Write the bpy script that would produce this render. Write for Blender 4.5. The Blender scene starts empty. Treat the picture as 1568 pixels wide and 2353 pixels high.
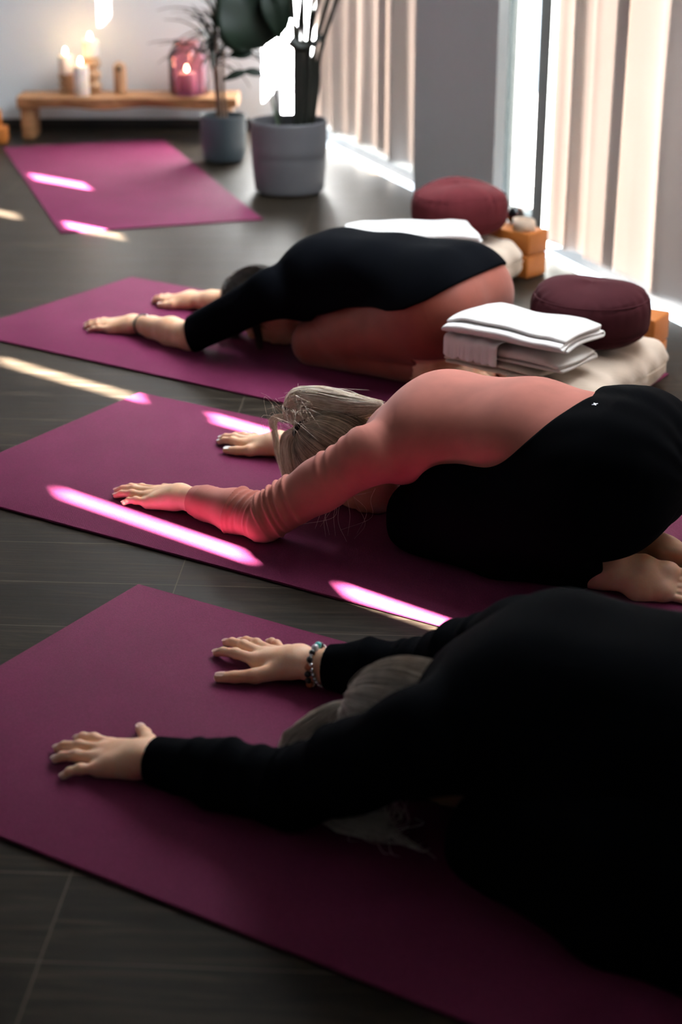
import bpy, bmesh, math, random
import numpy as np
from mathutils import Vector, Matrix, noise as mnoise
random.seed(7)
RNG = np.random.default_rng(11)
SC = bpy.context.scene
COL = SC.collection
PI = math.pi

# ------------------------------------------------------------------ camera
CAM_H = 1.30
cam_data = bpy.data.cameras.new('camera')
cam_data.sensor_fit = 'VERTICAL'
cam_data.sensor_height = 36.0
cam_data.lens = 3640.0 / 2353.0 * 36.0
cam_data.dof.use_dof = True
cam_data.dof.focus_distance = 3.12
cam_data.dof.aperture_fstop = 2.6
cam_data.dof.aperture_blades = 0
cam = bpy.data.objects.new('camera', cam_data)
cam.location = (0, 0, CAM_H)
cam.rotation_euler = (PI / 2 - 0.396, 0, 0)
COL.objects.link(cam)
SC.camera = cam

# ------------------------------------------------------------------ colour, exposure
SC.view_settings.view_transform = 'Standard'
SC.view_settings.look = 'None'
SC.view_settings.gamma = 1.0
SC.view_settings.use_curve_mapping = False
SC.view_settings.exposure = EXPOSURE = 0.0
SC.cycles.max_bounces = 8
SC.cycles.diffuse_bounces = 4
SC.cycles.glossy_bounces = 3
SC.cycles.transmission_bounces = 6
SC.cycles.transparent_max_bounces = 12
SC.cycles.caustics_reflective = False
SC.cycles.caustics_refractive = False
SC.cycles.sample_clamp_indirect = 6.0

# ------------------------------------------------------------------ world and sun
world = bpy.data.worlds.new('world')
SC.world = world
world.use_nodes = True
wb = world.node_tree.nodes['Background']
wb.inputs[0].default_value = (0.80, 0.90, 1.0, 1)
wb.inputs[1].default_value = WORLD = 4.0

SUN_AZ = math.atan2(0.62, -0.78)      # direction the light travels, over the floor
SUN_EL = math.radians(30.0)
sd = Vector((math.cos(SUN_AZ) * math.cos(SUN_EL), math.sin(SUN_AZ) * math.cos(SUN_EL), -math.sin(SUN_EL)))
sun_data = bpy.data.lights.new('sun', 'SUN')
sun_data.energy = SUN = 640.0
sun_data.angle = math.radians(0.53)
sun_data.color = (1.0, 0.95, 0.90)
sun = bpy.data.objects.new('sun', sun_data)
sun.rotation_euler = sd.to_track_quat('-Z', 'Y').to_euler()
COL.objects.link(sun)

# added area lights above the field of view, inside the curtains, boosting window daylight
def area(name, loc, target, sx, sy, power, col, spread=125):
    d = bpy.data.lights.new(name, 'AREA'); d.shape = 'RECTANGLE'; d.size = sx; d.size_y = sy
    d.energy = power; d.color = col; d.spread = math.radians(spread)
    o = bpy.data.objects.new(name, d); o.location = loc
    o.rotation_euler = (Vector(target) - Vector(loc)).to_track_quat('-Z', 'Y').to_euler()
    COL.objects.link(o); return o
area('window_daylight', (0.35, 5.9, 1.62), (-1.3, 5.6, 0.3), 3.4, 0.9, DAY1 := 135.0, (0.86, 0.94, 1.0))
area('window_daylight', (1.22, 3.75, 1.75), (-0.35, 2.35, 0.0), 1.9, 0.8, DAY2 := 74.0, (0.90, 0.95, 1.0), 165)

# ------------------------------------------------------------------ helpers
def tag(o, label=None, cat=None, group=None, kind=None):
    if label: o['label'] = label
    if cat: o['category'] = cat
    if group: o['group'] = group
    if kind: o['kind'] = kind
    return o

def empty(name, loc=(0, 0, 0), rz=0.0):
    o = bpy.data.objects.new(name, None)
    o.empty_display_size = 0.05
    o.location = loc
    o.rotation_euler = (0, 0, rz)
    COL.objects.link(o)
    return o

def mesh_obj(name, verts, faces, material, parent=None, smooth=True):
    me = bpy.data.meshes.new(name)
    if isinstance(verts, np.ndarray) and isinstance(faces, np.ndarray):
        nv, nf, k = len(verts), len(faces), faces.shape[1]
        me.vertices.add(nv)
        me.vertices.foreach_set('co', verts.astype(np.float32).ravel())
        me.loops.add(nf * k)
        me.loops.foreach_set('vertex_index', faces.astype(np.int32).ravel())
        me.polygons.add(nf)
        me.polygons.foreach_set('loop_start', np.arange(0, nf * k, k, dtype=np.int32))
        me.update(calc_edges=True)
        me.validate()
    else:
        me.from_pydata([tuple(v) for v in verts], [], [tuple(f) for f in faces])
        me.update()
    if smooth:
        me.polygons.foreach_set('use_smooth', [True] * len(me.polygons))
    me.materials.append(material)
    o = bpy.data.objects.new(name, me)
    COL.objects.link(o)
    if parent is not None:
        o.parent = parent
    return o

def bm_obj(name, bm, material, parent=None, smooth=False, angle=None):
    me = bpy.data.meshes.new(name)
    bmesh.ops.recalc_face_normals(bm, faces=bm.faces[:])
    bm.to_mesh(me)
    bm.free()
    if smooth:
        me.polygons.foreach_set('use_smooth', [True] * len(me.polygons))
        if angle is not None:
            me.set_sharp_from_angle(angle=angle)
    me.materials.append(material)
    o = bpy.data.objects.new(name, me)
    COL.objects.link(o)
    if parent is not None:
        o.parent = parent
    return o

def bx(bm, lo, hi, bevel=0.0, seg=2, mat=None):
    r = bmesh.ops.create_cube(bm, size=1.0)
    vs = r['verts']
    for v in vs:
        v.co = Vector([lo[i] + (v.co[i] + 0.5) * (hi[i] - lo[i]) for i in range(3)])
    if bevel > 0:
        es = list({e for v in vs for e in v.link_edges})
        rr = bmesh.ops.bevel(bm, geom=es, offset=bevel, segments=seg, profile=0.5, affect='EDGES')
        vs = list({v for f in rr['faces'] for v in f.verts} | {v for v in vs if v.is_valid})
    if mat is not None:
        bmesh.ops.transform(bm, matrix=mat, verts=vs)
    return vs

def lathe(bm, prof, seg=48, mat=None, wob=None):
    rings = []
    for (r, z) in prof:
        ring = []
        for i in range(seg):
            a = 2 * PI * i / seg
            rr = r * (1 + (wob(a, z) if wob else 0))
            co = Vector((rr * math.cos(a), rr * math.sin(a), z))
            if mat is not None: co = mat @ co
            ring.append(bm.verts.new(co))
        rings.append(ring)
    for k in range(len(rings) - 1):
        for i in range(seg):
            j = (i + 1) % seg
            bm.faces.new((rings[k][i], rings[k][j], rings[k + 1][j], rings[k + 1][i]))
    if prof[0][0] > 1e-6: bm.faces.new(list(reversed(rings[0])))
    if prof[-1][0] > 1e-6: bm.faces.new(rings[-1])
    bmesh.ops.remove_doubles(bm, verts=[v for r in (rings[0], rings[-1]) for v in r], dist=1e-7)

def tubes(polys, radii, sides=3):
    """many polylines (M,n,3) with per-point radii (M,n) -> verts, faces"""
    polys = np.asarray(polys, float)
    M, n, _ = polys.shape
    radii = np.broadcast_to(np.asarray(radii, float), (M, n))
    t = np.gradient(polys, axis=1)
    t /= np.linalg.norm(t, axis=2, keepdims=True) + 1e-12
    ref = np.where(np.abs(t[..., 2:3]) < 0.9, np.array([0, 0, 1.0]), np.array([1.0, 0, 0]))
    ref = np.broadcast_to(ref[:, n // 2:n // 2 + 1], t.shape)
    u = np.cross(t, ref); u /= np.linalg.norm(u, axis=2, keepdims=True) + 1e-12
    v = np.cross(t, u)
    ang = 2 * PI * np.arange(sides) / sides
    V = polys[:, :, None] + radii[:, :, None, None] * (u[:, :, None] * np.cos(ang)[:, None] + v[:, :, None] * np.sin(ang)[:, None])
    idx = np.arange(M * n * sides).reshape(M, n, sides)
    a = idx[:, :-1]; b = idx[:, 1:]
    F = np.stack([a, np.roll(a, -1, 2), np.roll(b, -1, 2), b], -1).reshape(-1, 4)
    return V.reshape(-1, 3), F

def spline(ctrl, n):
    """Catmull-Rom through control points"""
    c = np.asarray(ctrl, float)
    c = np.vstack([2 * c[0] - c[1], c, 2 * c[-1] - c[-2]])
    t = np.linspace(0, len(c) - 3 - 1e-6, n)
    i = t.astype(int); f = (t - i)[:, None]
    p0, p1, p2, p3 = c[i], c[i + 1], c[i + 2], c[i + 3]
    return 0.5 * ((2 * p1) + (-p0 + p2) * f + (2 * p0 - 5 * p1 + 4 * p2 - p3) * f**2 + (-p0 + 3 * p1 - 3 * p2 + p3) * f**3)

# ------------------------------------------------------------------ materials
def new_mat(name):
    m = bpy.data.materials.new(name)
    m.use_nodes = True
    nt = m.node_tree
    return m, nt, nt.nodes['Principled BSDF']

def N(nt, t, **kw):
    n = nt.nodes.new(t)
    for k, v in kw.items():
        if k.startswith('i_'):
            key = k[2:]
            n.inputs[int(key) if key.isdigit() else key].default_value = v
        else:
            setattr(n, k, v)
    return n

def ramp(nt, fac, stops):
    r = nt.nodes.new('ShaderNodeValToRGB')
    e = r.color_ramp.elements
    while len(e) < len(stops): e.new(0.5)
    for k, (p, c) in enumerate(stops):
        e[k].position = p
        e[k].color = (c[0], c[1], c[2], 1) if not isinstance(c, (int, float)) else (c, c, c, 1)
    nt.links.new(fac, r.inputs[0])
    return r

def coords(nt, scale=(1, 1, 1), rot=(0, 0, 0), loc=(0, 0, 0), world_space=False):
    tc = nt.nodes.new('ShaderNodeTexCoord')
    mp = nt.nodes.new('ShaderNodeMapping')
    mp.inputs['Scale'].default_value = scale
    mp.inputs['Rotation'].default_value = rot
    mp.inputs['Location'].default_value = loc
    nt.links.new(tc.outputs['Object'], mp.inputs[0])
    return mp.outputs[0]

def bump(nt, b, height, strength=0.3, dist=0.002):
    n = nt.nodes.new('ShaderNodeBump')
    n.inputs['Strength'].default_value = strength
    n.inputs['Distance'].default_value = dist
    nt.links.new(height, n.inputs['Height'])
    nt.links.new(n.outputs[0], b.inputs['Normal'])
    return n

def simple(name, col, rough=0.6, var=0.12, scale=6.0, bscale=0, bstr=0.2, bdist=0.001, sheen=0.0, spec=0.5, metal=0.0, sss=0.0, stretch=(1, 1, 1)):
    m, nt, b = new_mat(name)
    co = coords(nt, stretch)
    nz = N(nt, 'ShaderNodeTexNoise'); nz.inputs['Scale'].default_value = scale; nz.inputs['Detail'].default_value = 5
    nt.links.new(co, nz.inputs['Vector'])
    c0 = [max(0, c * (1 - var)) for c in col]; c1 = [min(1, c * (1 + var)) for c in col]
    r = ramp(nt, nz.outputs[0], [(0.3, c0), (0.7, c1)])
    nt.links.new(r.outputs[0], b.inputs['Base Color'])
    b.inputs['Roughness'].default_value = rough
    b.inputs['Specular IOR Level'].default_value = spec
    b.inputs['Metallic'].default_value = metal
    if sheen: b.inputs['Sheen Weight'].default_value = sheen; b.inputs['Sheen Roughness'].default_value = 0.5
    if sss:
        b.inputs['Subsurface Weight'].default_value = sss
        b.inputs['Subsurface Radius'].default_value = (1.0, 0.35, 0.2)
        b.inputs['Subsurface Scale'].default_value = 0.006
    if bscale:
        n2 = N(nt, 'ShaderNodeTexNoise'); n2.inputs['Scale'].default_value = bscale; n2.inputs['Detail'].default_value = 3
        nt.links.new(co, n2.inputs['Vector'])
        bump(nt, b, n2.outputs[0], bstr, bdist)
    return m

def weave(name, col, rough=0.85, freq=900.0, var=0.12, sheen=0.2, bstr=0.25, spec=0.2, ribs=None, wave=1.0):
    """cloth: crossed fine waves as bump, mottled colour"""
    m, nt, b = new_mat(name)
    co = coords(nt)
    nz = N(nt, 'ShaderNodeTexNoise'); nz.inputs['Scale'].default_value = 14; nz.inputs['Detail'].default_value = 6
    nt.links.new(co, nz.inputs['Vector'])
    r = ramp(nt, nz.outputs[0], [(0.3, [c * (1 - var) for c in col]), (0.7, [min(1, c * (1 + var)) for c in col])])
    nt.links.new(r.outputs[0], b.inputs['Base Color'])
    w1 = N(nt, 'ShaderNodeTexWave', wave_type='BANDS', bands_direction='DIAGONAL')
    w1.inputs['Scale'].default_value = freq / 20.0; w1.inputs['Distortion'].default_value = 0.6
    w2 = N(nt, 'ShaderNodeTexNoise'); w2.inputs['Scale'].default_value = freq * 0.8
    nt.links.new(co, w1.inputs['Vector']); nt.links.new(co, w2.inputs['Vector'])
    ad = N(nt, 'ShaderNodeMath', operation='ADD')
    wm = N(nt, 'ShaderNodeMath', operation='MULTIPLY'); wm.inputs[1].default_value = wave
    nt.links.new(w1.outputs['Fac'], wm.inputs[0]); nt.links.new(wm.outputs[0], ad.inputs[0]); nt.links.new(w2.outputs[0], ad.inputs[1])
    h = ad.outputs[0]
    if ribs:
        w3 = N(nt, 'ShaderNodeTexWave', wave_type='BANDS', bands_direction=ribs[0])
        w3.inputs['Scale'].default_value = ribs[1]
        nt.links.new(co, w3.inputs['Vector'])
        a2 = N(nt, 'ShaderNodeMath', operation='MULTIPLY_ADD'); a2.inputs[1].default_value = ribs[2]
        nt.links.new(w3.outputs['Fac'], a2.inputs[0]); nt.links.new(h, a2.inputs[2]); h = a2.outputs[0]
    bump(nt, b, h, bstr, 0.0007)
    b.inputs['Roughness'].default_value = rough
    b.inputs['Specular IOR Level'].default_value = spec
    b.inputs['Sheen Weight'].default_value = sheen
    b.inputs['Sheen Roughness'].default_value = 0.6
    return m

def floor_material():
    m, nt, b = new_mat('dark_plank_floor')
    co = coords(nt, rot=(0, 0, math.radians(3.4)), loc=(0.005, 2.671, 0))
    # brick pattern gives one plank per brick
    tc = co
    br = N(nt, 'ShaderNodeTexBrick'); br.offset = 0.37; br.offset_frequency = 1; br.squash = 1.0
    br.inputs['Scale'].default_value = 1.0
    br.inputs['Brick Width'].default_value = 1.28
    br.inputs['Row Height'].default_value = 0.186
    br.inputs['Mortar Size'].default_value = 0.0014
    br.inputs['Mortar Smooth'].default_value = 0.3
    br.inputs['Bias'].default_value = 0.0
    br.inputs['Color1'].default_value = (0.2, 0.2, 0.2, 1)
    br.inputs['Color2'].default_value = (0.8, 0.8, 0.8, 1)
    br.inputs['Mortar'].default_value = (0.5, 0.5, 0.5, 1)
    nt.links.new(tc, br.inputs['Vector'])
    # grain along x, shifted per plank
    sep = N(nt, 'ShaderNodeMath', operation='MULTIPLY'); sep.inputs[1].default_value = 9.0
    nt.links.new(br.outputs['Color'], sep.inputs[0])
    comb = N(nt, 'ShaderNodeCombineXYZ'); nt.links.new(sep.outputs[0], comb.inputs[2])
    vm = N(nt, 'ShaderNodeVectorMath', operation='MULTIPLY'); vm.inputs[1].default_value = (1.6, 22.0, 1.0)
    nt.links.new(tc, vm.inputs[0])
    va = N(nt, 'ShaderNodeVectorMath', operation='ADD')
    nt.links.new(vm.outputs[0], va.inputs[0]); nt.links.new(comb.outputs[0], va.inputs[1])
    g = N(nt, 'ShaderNodeTexNoise'); g.inputs['Scale'].default_value = 2.2; g.inputs['Detail'].default_value = 9; g.inputs['Roughness'].default_value = 0.68; g.inputs['Distortion'].default_value = 0.9
    nt.links.new(va.outputs[0], g.inputs['Vector'])
    r = ramp(nt, g.outputs[0], [(0.25, (0.0065, 0.0050, 0.0035)), (0.5, (0.0165, 0.0122, 0.0083)), (0.62, (0.034, 0.0250, 0.0170)), (0.8, (0.072, 0.052, 0.036))])
    pl = N(nt, 'ShaderNodeMix', data_type='RGBA', blend_type='MULTIPLY'); pl.inputs['Factor'].default_value = 0.55
    mr = ramp(nt, br.outputs['Color'], [(0.0, 0.5), (1.0, 1.0)])
    nt.links.new(r.outputs[0], pl.inputs['A']); nt.links.new(mr.outputs[0], pl.inputs['B'])
    mo = N(nt, 'ShaderNodeMix', data_type='RGBA')
    nt.links.new(br.outputs['Fac'], mo.inputs['Factor'])
    nt.links.new(pl.outputs['Result'], mo.inputs['A']); mo.inputs['B'].default_value = (0.07, 0.055, 0.04, 1)
    nt.links.new(mo.outputs['Result'], b.inputs['Base Color'])
    rr = ramp(nt, g.outputs[0], [(0.3, 0.36), (0.8, 0.52)])
    nt.links.new(rr.outputs[0], b.inputs['Roughness'])
    b.inputs['Specular IOR Level'].default_value = 0.07
    bump(nt, b, g.outputs[0], 0.25, 0.002)
    return m

def mat_material():
    m, nt, b = new_mat('purple_yoga_mat')
    co = coords(nt)
    n1 = N(nt, 'ShaderNodeTexNoise'); n1.inputs['Scale'].default_value = 420; n1.inputs['Detail'].default_value = 2
    n2 = N(nt, 'ShaderNodeTexNoise'); n2.inputs['Scale'].default_value = 5; n2.inputs['Detail'].default_value = 5
    w = N(nt, 'ShaderNodeTexWave', wave_type='BANDS', bands_direction='DIAGONAL'); w.inputs['Scale'].default_value = 230; w.inputs['Distortion'].default_value = 2.5; w.inputs['Detail'].default_value = 1
    for n in (n1, n2, w): nt.links.new(co, n.inputs['Vector'])
    r = ramp(nt, n2.outputs[0], [(0.3, (0.118, 0.0165, 0.050)), (0.7, (0.143, 0.0215, 0.062))])
    mx = N(nt, 'ShaderNodeMix', data_type='RGBA', blend_type='MULTIPLY'); mx.inputs['Factor'].default_value = 0.5
    r2 = ramp(nt, n1.outputs[0], [(0.35, 0.6), (0.65, 1.15)])
    nt.links.new(r.outputs[0], mx.inputs['A']); nt.links.new(r2.outputs[0], mx.inputs['B'])
    nt.links.new(mx.outputs['Result'], b.inputs['Base Color'])
    ad = N(nt, 'ShaderNodeMath', operation='ADD')
    nt.links.new(n1.outputs[0], ad.inputs[0]); nt.links.new(w.outputs['Fac'], ad.inputs[1])
    bump(nt, b, ad.outputs[0], 0.35, 0.0008)
    b.inputs['Roughness'].default_value = 0.62
    b.inputs['Specular IOR Level'].default_value = 0.05
    return m

def curtain_material(name='beige_linen_curtain', dens=0.078):
    m, nt, b = new_mat(name)
    nt.nodes.remove(b)
    out = nt.nodes['Material Output']
    co = coords(nt)
    n = N(nt, 'ShaderNodeTexNoise'); n.inputs['Scale'].default_value = 3.0
    nt.links.new(co, n.inputs['Vector'])
    r = ramp(nt, n.outputs[0], [(0.3, (0.84, 0.78, 0.73)), (0.7, (0.88, 0.82, 0.77))])
    d = N(nt, 'ShaderNodeBsdfDiffuse'); t = N(nt, 'ShaderNodeBsdfTranslucent')
    nt.links.new(r.outputs[0], d.inputs[0])
    t.inputs[0].default_value = (0.97, 0.90, 0.86, 1)
    mx = N(nt, 'ShaderNodeMixShader'); mx.inputs[0].default_value = dens
    nt.links.new(d.outputs[0], mx.inputs[1]); nt.links.new(t.outputs[0], mx.inputs[2])
    nt.links.new(mx.outputs[0], out.inputs[0])
    w = N(nt, 'ShaderNodeTexWave', bands_direction='Z'); w.inputs['Scale'].default_value = 160; w.inputs['Distortion'].default_value = 1
    nt.links.new(co, w.inputs['Vector'])
    bm_ = N(nt, 'ShaderNodeBump'); bm_.inputs['Strength'].default_value = 0.1; bm_.inputs['Distance'].default_value = 0.001
    nt.links.new(w.outputs['Fac'], bm_.inputs['Height'])
    nt.links.new(bm_.outputs[0], d.inputs['Normal'])
    return m

def pane_material():
    m, nt, b = new_mat('window_pane')
    nt.nodes.remove(b)
    out = nt.nodes['Material Output']
    tr = N(nt, 'ShaderNodeBsdfTransparent'); gl = N(nt, 'ShaderNodeBsdfGlossy'); gl.inputs['Roughness'].default_value = 0.02
    mx = N(nt, 'ShaderNodeMixShader'); mx.inputs[0].default_value = 0.06
    nt.links.new(tr.outputs[0], mx.inputs[1]); nt.links.new(gl.outputs[0], mx.inputs[2])
    nt.links.new(mx.outputs[0], out.inputs[0])
    return m

def tinted_glass():
    m, nt, b = new_mat('mauve_tinted_glass')
    nt.nodes.remove(b)
    out = nt.nodes['Material Output']
    co = coords(nt)
    sp = N(nt, 'ShaderNodeSeparateXYZ'); nt.links.new(co, sp.inputs[0])
    r = ramp(nt, sp.outputs[2], [(0.0, (0.84, 0.62, 0.74)), (0.25, (0.93, 0.76, 0.77))])
    tr = N(nt, 'ShaderNodeBsdfTransparent'); nt.links.new(r.outputs[0], tr.inputs[0])
    gl = N(nt, 'ShaderNodeBsdfGlossy'); gl.inputs['Roughness'].default_value = 0.04; gl.inputs[0].default_value = (1, .9, .95, 1)
    df = N(nt, 'ShaderNodeBsdfDiffuse'); df.inputs[0].default_value = (0.62, 0.27, 0.34, 1)
    lw = N(nt, 'ShaderNodeLayerWeight'); lw.inputs[0].default_value = 0.25
    m1 = N(nt, 'ShaderNodeMixShader'); m1.inputs[0].default_value = 0.12
    nt.links.new(tr.outputs[0], m1.inputs[1]); nt.links.new(df.outputs[0], m1.inputs[2])
    m2 = N(nt, 'ShaderNodeMixShader')
    nt.links.new(lw.outputs['Fresnel'], m2.inputs[0]); nt.links.new(m1.outputs[0], m2.inputs[1]); nt.links.new(gl.outputs[0], m2.inputs[2])
    nt.links.new(m2.outputs[0], out.inputs[0])
    return m

def wood(name, c0, c1, scale=8.0, stretch=(1, 12, 12), rough=0.6):
    m, nt, b = new_mat(name)
    co = coords(nt, stretch)
    n = N(nt, 'ShaderNodeTexNoise'); n.inputs['Scale'].default_value = scale; n.inputs['Detail'].default_value = 7; n.inputs['Distortion'].default_value = 1.2
    nt.links.new(co, n.inputs['Vector'])
    r = ramp(nt, n.outputs[0], [(0.3, c0), (0.65, c1)])
    nt.links.new(r.outputs[0], b.inputs['Base Color'])
    b.inputs['Roughness'].default_value = rough
    bump(nt, b, n.outputs[0], 0.2, 0.002)
    return m

def emit(name, col, strength):
    m, nt, b = new_mat(name)
    b.inputs['Base Color'].default_value = (*col, 1)
    b.inputs['Emission Color'].default_value = (*col, 1)
    b.inputs['Emission Strength'].default_value = strength
    return m

def skin_material(name, col, dark):
    m, nt, b = new_mat(name)
    co = coords(nt)
    n = N(nt, 'ShaderNodeTexNoise'); n.inputs['Scale'].default_value = 22; n.inputs['Detail'].default_value = 6
    n2 = N(nt, 'ShaderNodeTexVoronoi'); n2.inputs['Scale'].default_value = 260
    n3 = N(nt, 'ShaderNodeTexNoise'); n3.inputs['Scale'].default_value = 90; n3.inputs['Detail'].default_value = 6
    for x in (n, n2, n3): nt.links.new(co, x.inputs['Vector'])
    r = ramp(nt, n.outputs[0], [(0.32, dark), (0.62, col)])
    nt.links.new(r.outputs[0], b.inputs['Base Color'])
    b.inputs['Roughness'].default_value = 0.48
    b.inputs['Specular IOR Level'].default_value = 0.35
    b.inputs['Subsurface Weight'].default_value = 0.35
    b.inputs['Subsurface Radius'].default_value = (1.0, 0.35, 0.2)
    b.inputs['Subsurface Scale'].default_value = 0.006
    ad = N(nt, 'ShaderNodeMath', operation='MULTIPLY_ADD'); ad.inputs[1].default_value = 0.35
    nt.links.new(n2.outputs['Distance'], ad.inputs[0]); nt.links.new(n3.outputs[0], ad.inputs[2])
    bump(nt, b, ad.outputs[0], 0.22, 0.0012)
    return m

def hair_material(name, c0, c1, rough=0.42):
    m, nt, b = new_mat(name)
    gi = N(nt, 'ShaderNodeNewGeometry')
    n = N(nt, 'ShaderNodeTexNoise'); n.inputs['Scale'].default_value = 60; n.inputs['Detail'].default_value = 3
    nt.links.new(coords(nt), n.inputs['Vector'])
    mx = N(nt, 'ShaderNodeMath', operation='ADD'); nt.links.new(gi.outputs['Random Per Island'], mx.inputs[0]); nt.links.new(n.outputs[0], mx.inputs[1])
    mu = N(nt, 'ShaderNodeMath', operation='MULTIPLY'); mu.inputs[1].default_value = 0.5; nt.links.new(mx.outputs[0], mu.inputs[0])
    r = ramp(nt, mu.outputs[0], [(0.25, c0), (0.75, c1)])
    nt.links.new(r.outputs[0], b.inputs['Base Color'])
    b.inputs['Roughness'].default_value = rough
    b.inputs['Specular IOR Level'].default_value = 0.5
    return m

# ------------------------------------------------------------------ implicit surfaces
A3 = lambda *a: np.array(a, float)

class Prim:
    """round cone between a and b, optionally widened along unit axis s by factor w"""
    def __init__(s, a, b, r1, r2, k=0.012, axis=None, w=1.0):
        s.a = A3(*a); s.b = A3(*b); s.r1 = r1; s.r2 = r2; s.k = k
        s.axis = None if axis is None else A3(*axis) / np.linalg.norm(axis); s.w = w
        s.ab = s.b - s.a; s.l2 = max(float(s.ab @ s.ab), 1e-10)
    def __call__(s, P):
        pa = P - s.a
        t = np.clip(pa @ s.ab / s.l2, 0, 1)
        q = pa - t[:, None] * s.ab
        if s.axis is not None:
            q = q + ((1 / s.w - 1) * (q @ s.axis))[:, None] * s.axis
        d = np.sqrt(np.einsum('ij,ij->i', q, q)) - (s.r1 + (s.r2 - s.r1) * t)
        return d * min(1.0, s.w) if s.axis is not None else d
    def grown(s, dr, k=None):
        p = Prim(s.a, s.b, s.r1 + dr, s.r2 + dr, s.k if k is None else k, s.axis, s.w)
        return p

class Ell:
    def __init__(s, c, r, k=0.012, R=None):
        s.c = A3(*c); s.r = A3(*r); s.k = k
        s.R = None if R is None else np.array(R, float)      # rows = local axes
    def __call__(s, P):
        q = P - s.c
        if s.R is not None: q = q @ s.R.T
        k0 = np.sqrt((q / s.r * (q / s.r)).sum(1)); qq = q / (s.r * s.r)
        k1 = np.sqrt((qq * qq).sum(1)) + 1e-9
        return np.where(k0 < 1e-3, -s.r.min(), k0 * (k0 - 1) / k1)
    def grown(s, dr, k=None):
        return Ell(s.c, s.r + dr, s.k if k is None else k, s.R)

class Cut(Ell):
    """ellipsoid carved out of what came before"""

def smin(a, b, k):
    h = np.clip(0.5 + 0.5 * (b - a) / k, 0, 1)
    return b * (1 - h) + a * h - k * h * (1 - h)

def field(prims, post=None):
    def f(P, sub=None):
        ps = prims if sub is None else sub
        d = None
        for p in ps:
            x = p(P)
            if isinstance(p, Cut):
                if d is not None: d = -smin(-d, x, p.k)
            else:
                d = x if d is None else smin(d, x, p.k)
        if d is None: d = np.full(len(P), 1.0)
        if post is not None: d = post(P, d)
        return d
    f.prims = prims
    return f

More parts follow.
